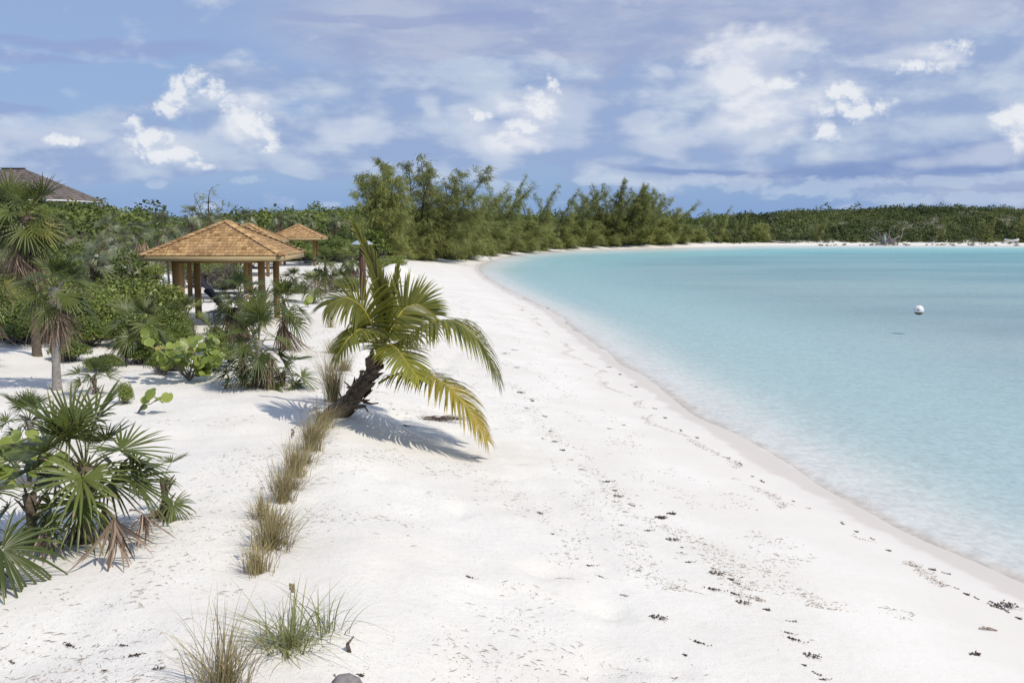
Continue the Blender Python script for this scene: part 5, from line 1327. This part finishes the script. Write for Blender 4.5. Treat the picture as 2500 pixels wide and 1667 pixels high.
LOW = [z3(*q) for q in [(845, 30), (925, 92), (1020, 200), (1070, 247), (1150, 310), (1230, 347), (1380, 445)]] + [z4(*q) for q in [(220, 475), (280, 540), (330, 565), (485, 663), (560, 700), (730, 775), (800, 818), (880, 850), (960, 910), (1100, 985), (1250, 1025), (1180, 1005), (1300, 1100), (1350, 1130), (1400, 1150), (1550, 1215), (1610, 1250)]] + [z8(*q) for q in [(1300, 1132), (1390, 1192), (1485, 1277), (1520, 1295), (795, 650)]]
MIDW = [z3(*q) for q in [(1235, 1370), (1030, 1245), (1170, 1440), (1120, 1550), (745, 1040), (680, 985), (445, 725), (510, 830), (860, 283), (790, 300), (90, 1045), (860, 1135)]] + [(880, 1650), (820, 1655), (330, 1600), (300, 1580), (385, 1640), (255, 1640), (30, 1625), (170, 1580), (990, 1040), (1070, 1028), (960, 1000)]
for lst, gname, lab in ((UP, 'seaweed of the upper wrack line', 'dark clump of dried seaweed in the broken upper wrack line along mid beach'), (LOW, 'seaweed of the lower wrack line', 'thin dark strand of seaweed in the fine wrack line near the water'), (MIDW, 'scattered seaweed', 'loose patch of dry seaweed or dark litter on the upper sand')):
    for i, (px, py) in enumerate(lst):
        p = ground(px, py); k = (1, 2, 0, 3, 1)[i % 5] if lst is not LOW else (0, 3, 3, 0, 3)[i % 5]
        o = link('seaweed_clump', WEED[k], None, (p.x, p.y, p.z + .004), rnd.uniform(-0.7, 0.5) - (0.9 if lst is LOW else 0.2), rnd.uniform(0.35, 0.75) * (0.45 + p.y / 55)); tag(o, lab, 'seaweed', gname)
for (px, py, k, sc, lab) in [(1614, 1266, 4, 0.55, 'blackest compact lump of seaweed lying alone at mid beach'), (1640, 1256, 0, 0.8, 'small dark scrap of seaweed just right of the black lump'), (2442, 1482, 2, 0.8, 'largest dark tuft of seaweed on the lower wrack line, near the right edge'), (2382, 1598, 0, 0.7, 'lone dark scrap of seaweed near the bottom right corner')]:
    p = ground(px, py); o = link('seaweed_clump', WEED[k], None, (p.x, p.y, p.z + .004), 0.3, sc); tag(o, lab, 'seaweed')
p = ground(1068, 1025); mb = MB(); g = np.random.default_rng(5)
for k in range(150):
    a = g.uniform(-.5, .5); c = np.array([g.normal(0, .22), g.normal(0, .07), .01]); d = np.array([cos(a), sin(a), g.normal(0, .15)]); L = g.uniform(.1, .3); mb.tube([c, c + d * L * .5 + (0, 0, .015), c + d * L], [.004, .004, .002], 3, cap=False)
o = mb.build('dead_root_mat', M['dark_bark']); o.location = p; tag(o, 'brown mat of dead roots on the dune slope under the yellow frond', 'roots')


def litter(name, label, n, sampler, lo, hi, wd):
    g = np.random.default_rng(hash(name) % 97 + 3); x, y = sampler(g, n); z = height(x, y); n = len(x); a = g.normal(0.1, 0.8, n); L = lo + (hi - lo) * g.random(n) ** 5
    d = np.stack([np.cos(a), np.sin(a)], -1); b = a + g.normal(0, .28, n); d2 = np.stack([np.cos(b), np.sin(b)], -1); s = np.stack([-np.sin(a), np.cos(a)], -1); w = wd * g.uniform(.5, 1.4, n)[:, None]
    P = np.stack([x, y], -1); p0, p1, p2 = P - d * L[:, None] / 2, P, P + d2 * L[:, None] / 2
    def up(q, h): return np.concatenate([q, (height(q[:, 0], q[:, 1]) + h)[:, None]], 1)
    V = np.stack([up(p0 - s * w * .3, .003), up(p0 + s * w * .3, .004), up(p1 + s * w, .012), up(p1 - s * w, .007), up(p2, .004)], 1).reshape(-1, 3)
    k = np.arange(n)[:, None] * 5; mb = MB(); mb.add(V, k + np.array([[0, 1, 2, 3]]), k + np.array([[3, 2, 4]]), tint=np.repeat(np.clip(g.normal(.4, .3, n), 0, 1.6), 5))
    o = mb.build(name, M['litter']); tag(o, label, 'litter', kind='stuff')


def dune(g, n):
    y = 6 + 26 * g.random(n) ** 1.7; sx = np.interp(y, SHORE[:, 1][3:20], SHORE[:, 0][3:20]); off = np.where(g.random(n) < .62, g.normal(8.2, 1.6, n), g.uniform(5.5, 17, n)); x = sx - off
    k = vnoise(x / 1.6, y / 1.3, 31) + 0.6 * vnoise(x / 0.35, y / 0.35, 32) > 0.16 + 0.22 * g.random(n) - 0.10; return x[k], y[k]


def wrack(g, n):
    y = 10 + 44 * g.random(n) ** 1.8; sx = np.interp(y, SHORE[:, 1][3:20], SHORE[:, 0][3:20]); c = g.choice([1.25, 2.4, 3.0, 3.9, 4.6, 5.6], n, p=[.36, .1, .12, .24, .1, .08]); wob = 0.22 * np.sin(y * 1.1 + c * 3) + 0.12 * np.sin(y * 2.7 + c)
    x = sx - (c * (1 + 0.004 * y) + wob + g.normal(0, 1, n) * np.where(c < 1.5, 0.07, 0.14)); k = vnoise(x * 1.1, y / 0.9, 33) + 0.5 * vnoise(x * 4, y * 4, 34) > -0.08; return x[k], y[k]


litter('twig_litter', 'fine brown twigs and needles strewn over the dune sand', 34000, dune, .005, .12, .0013)
litter('wrack_litter', 'thin dark bits of dried sea grass strewn along the beach in lines', 17000, wrack, .008, .10, .0018)
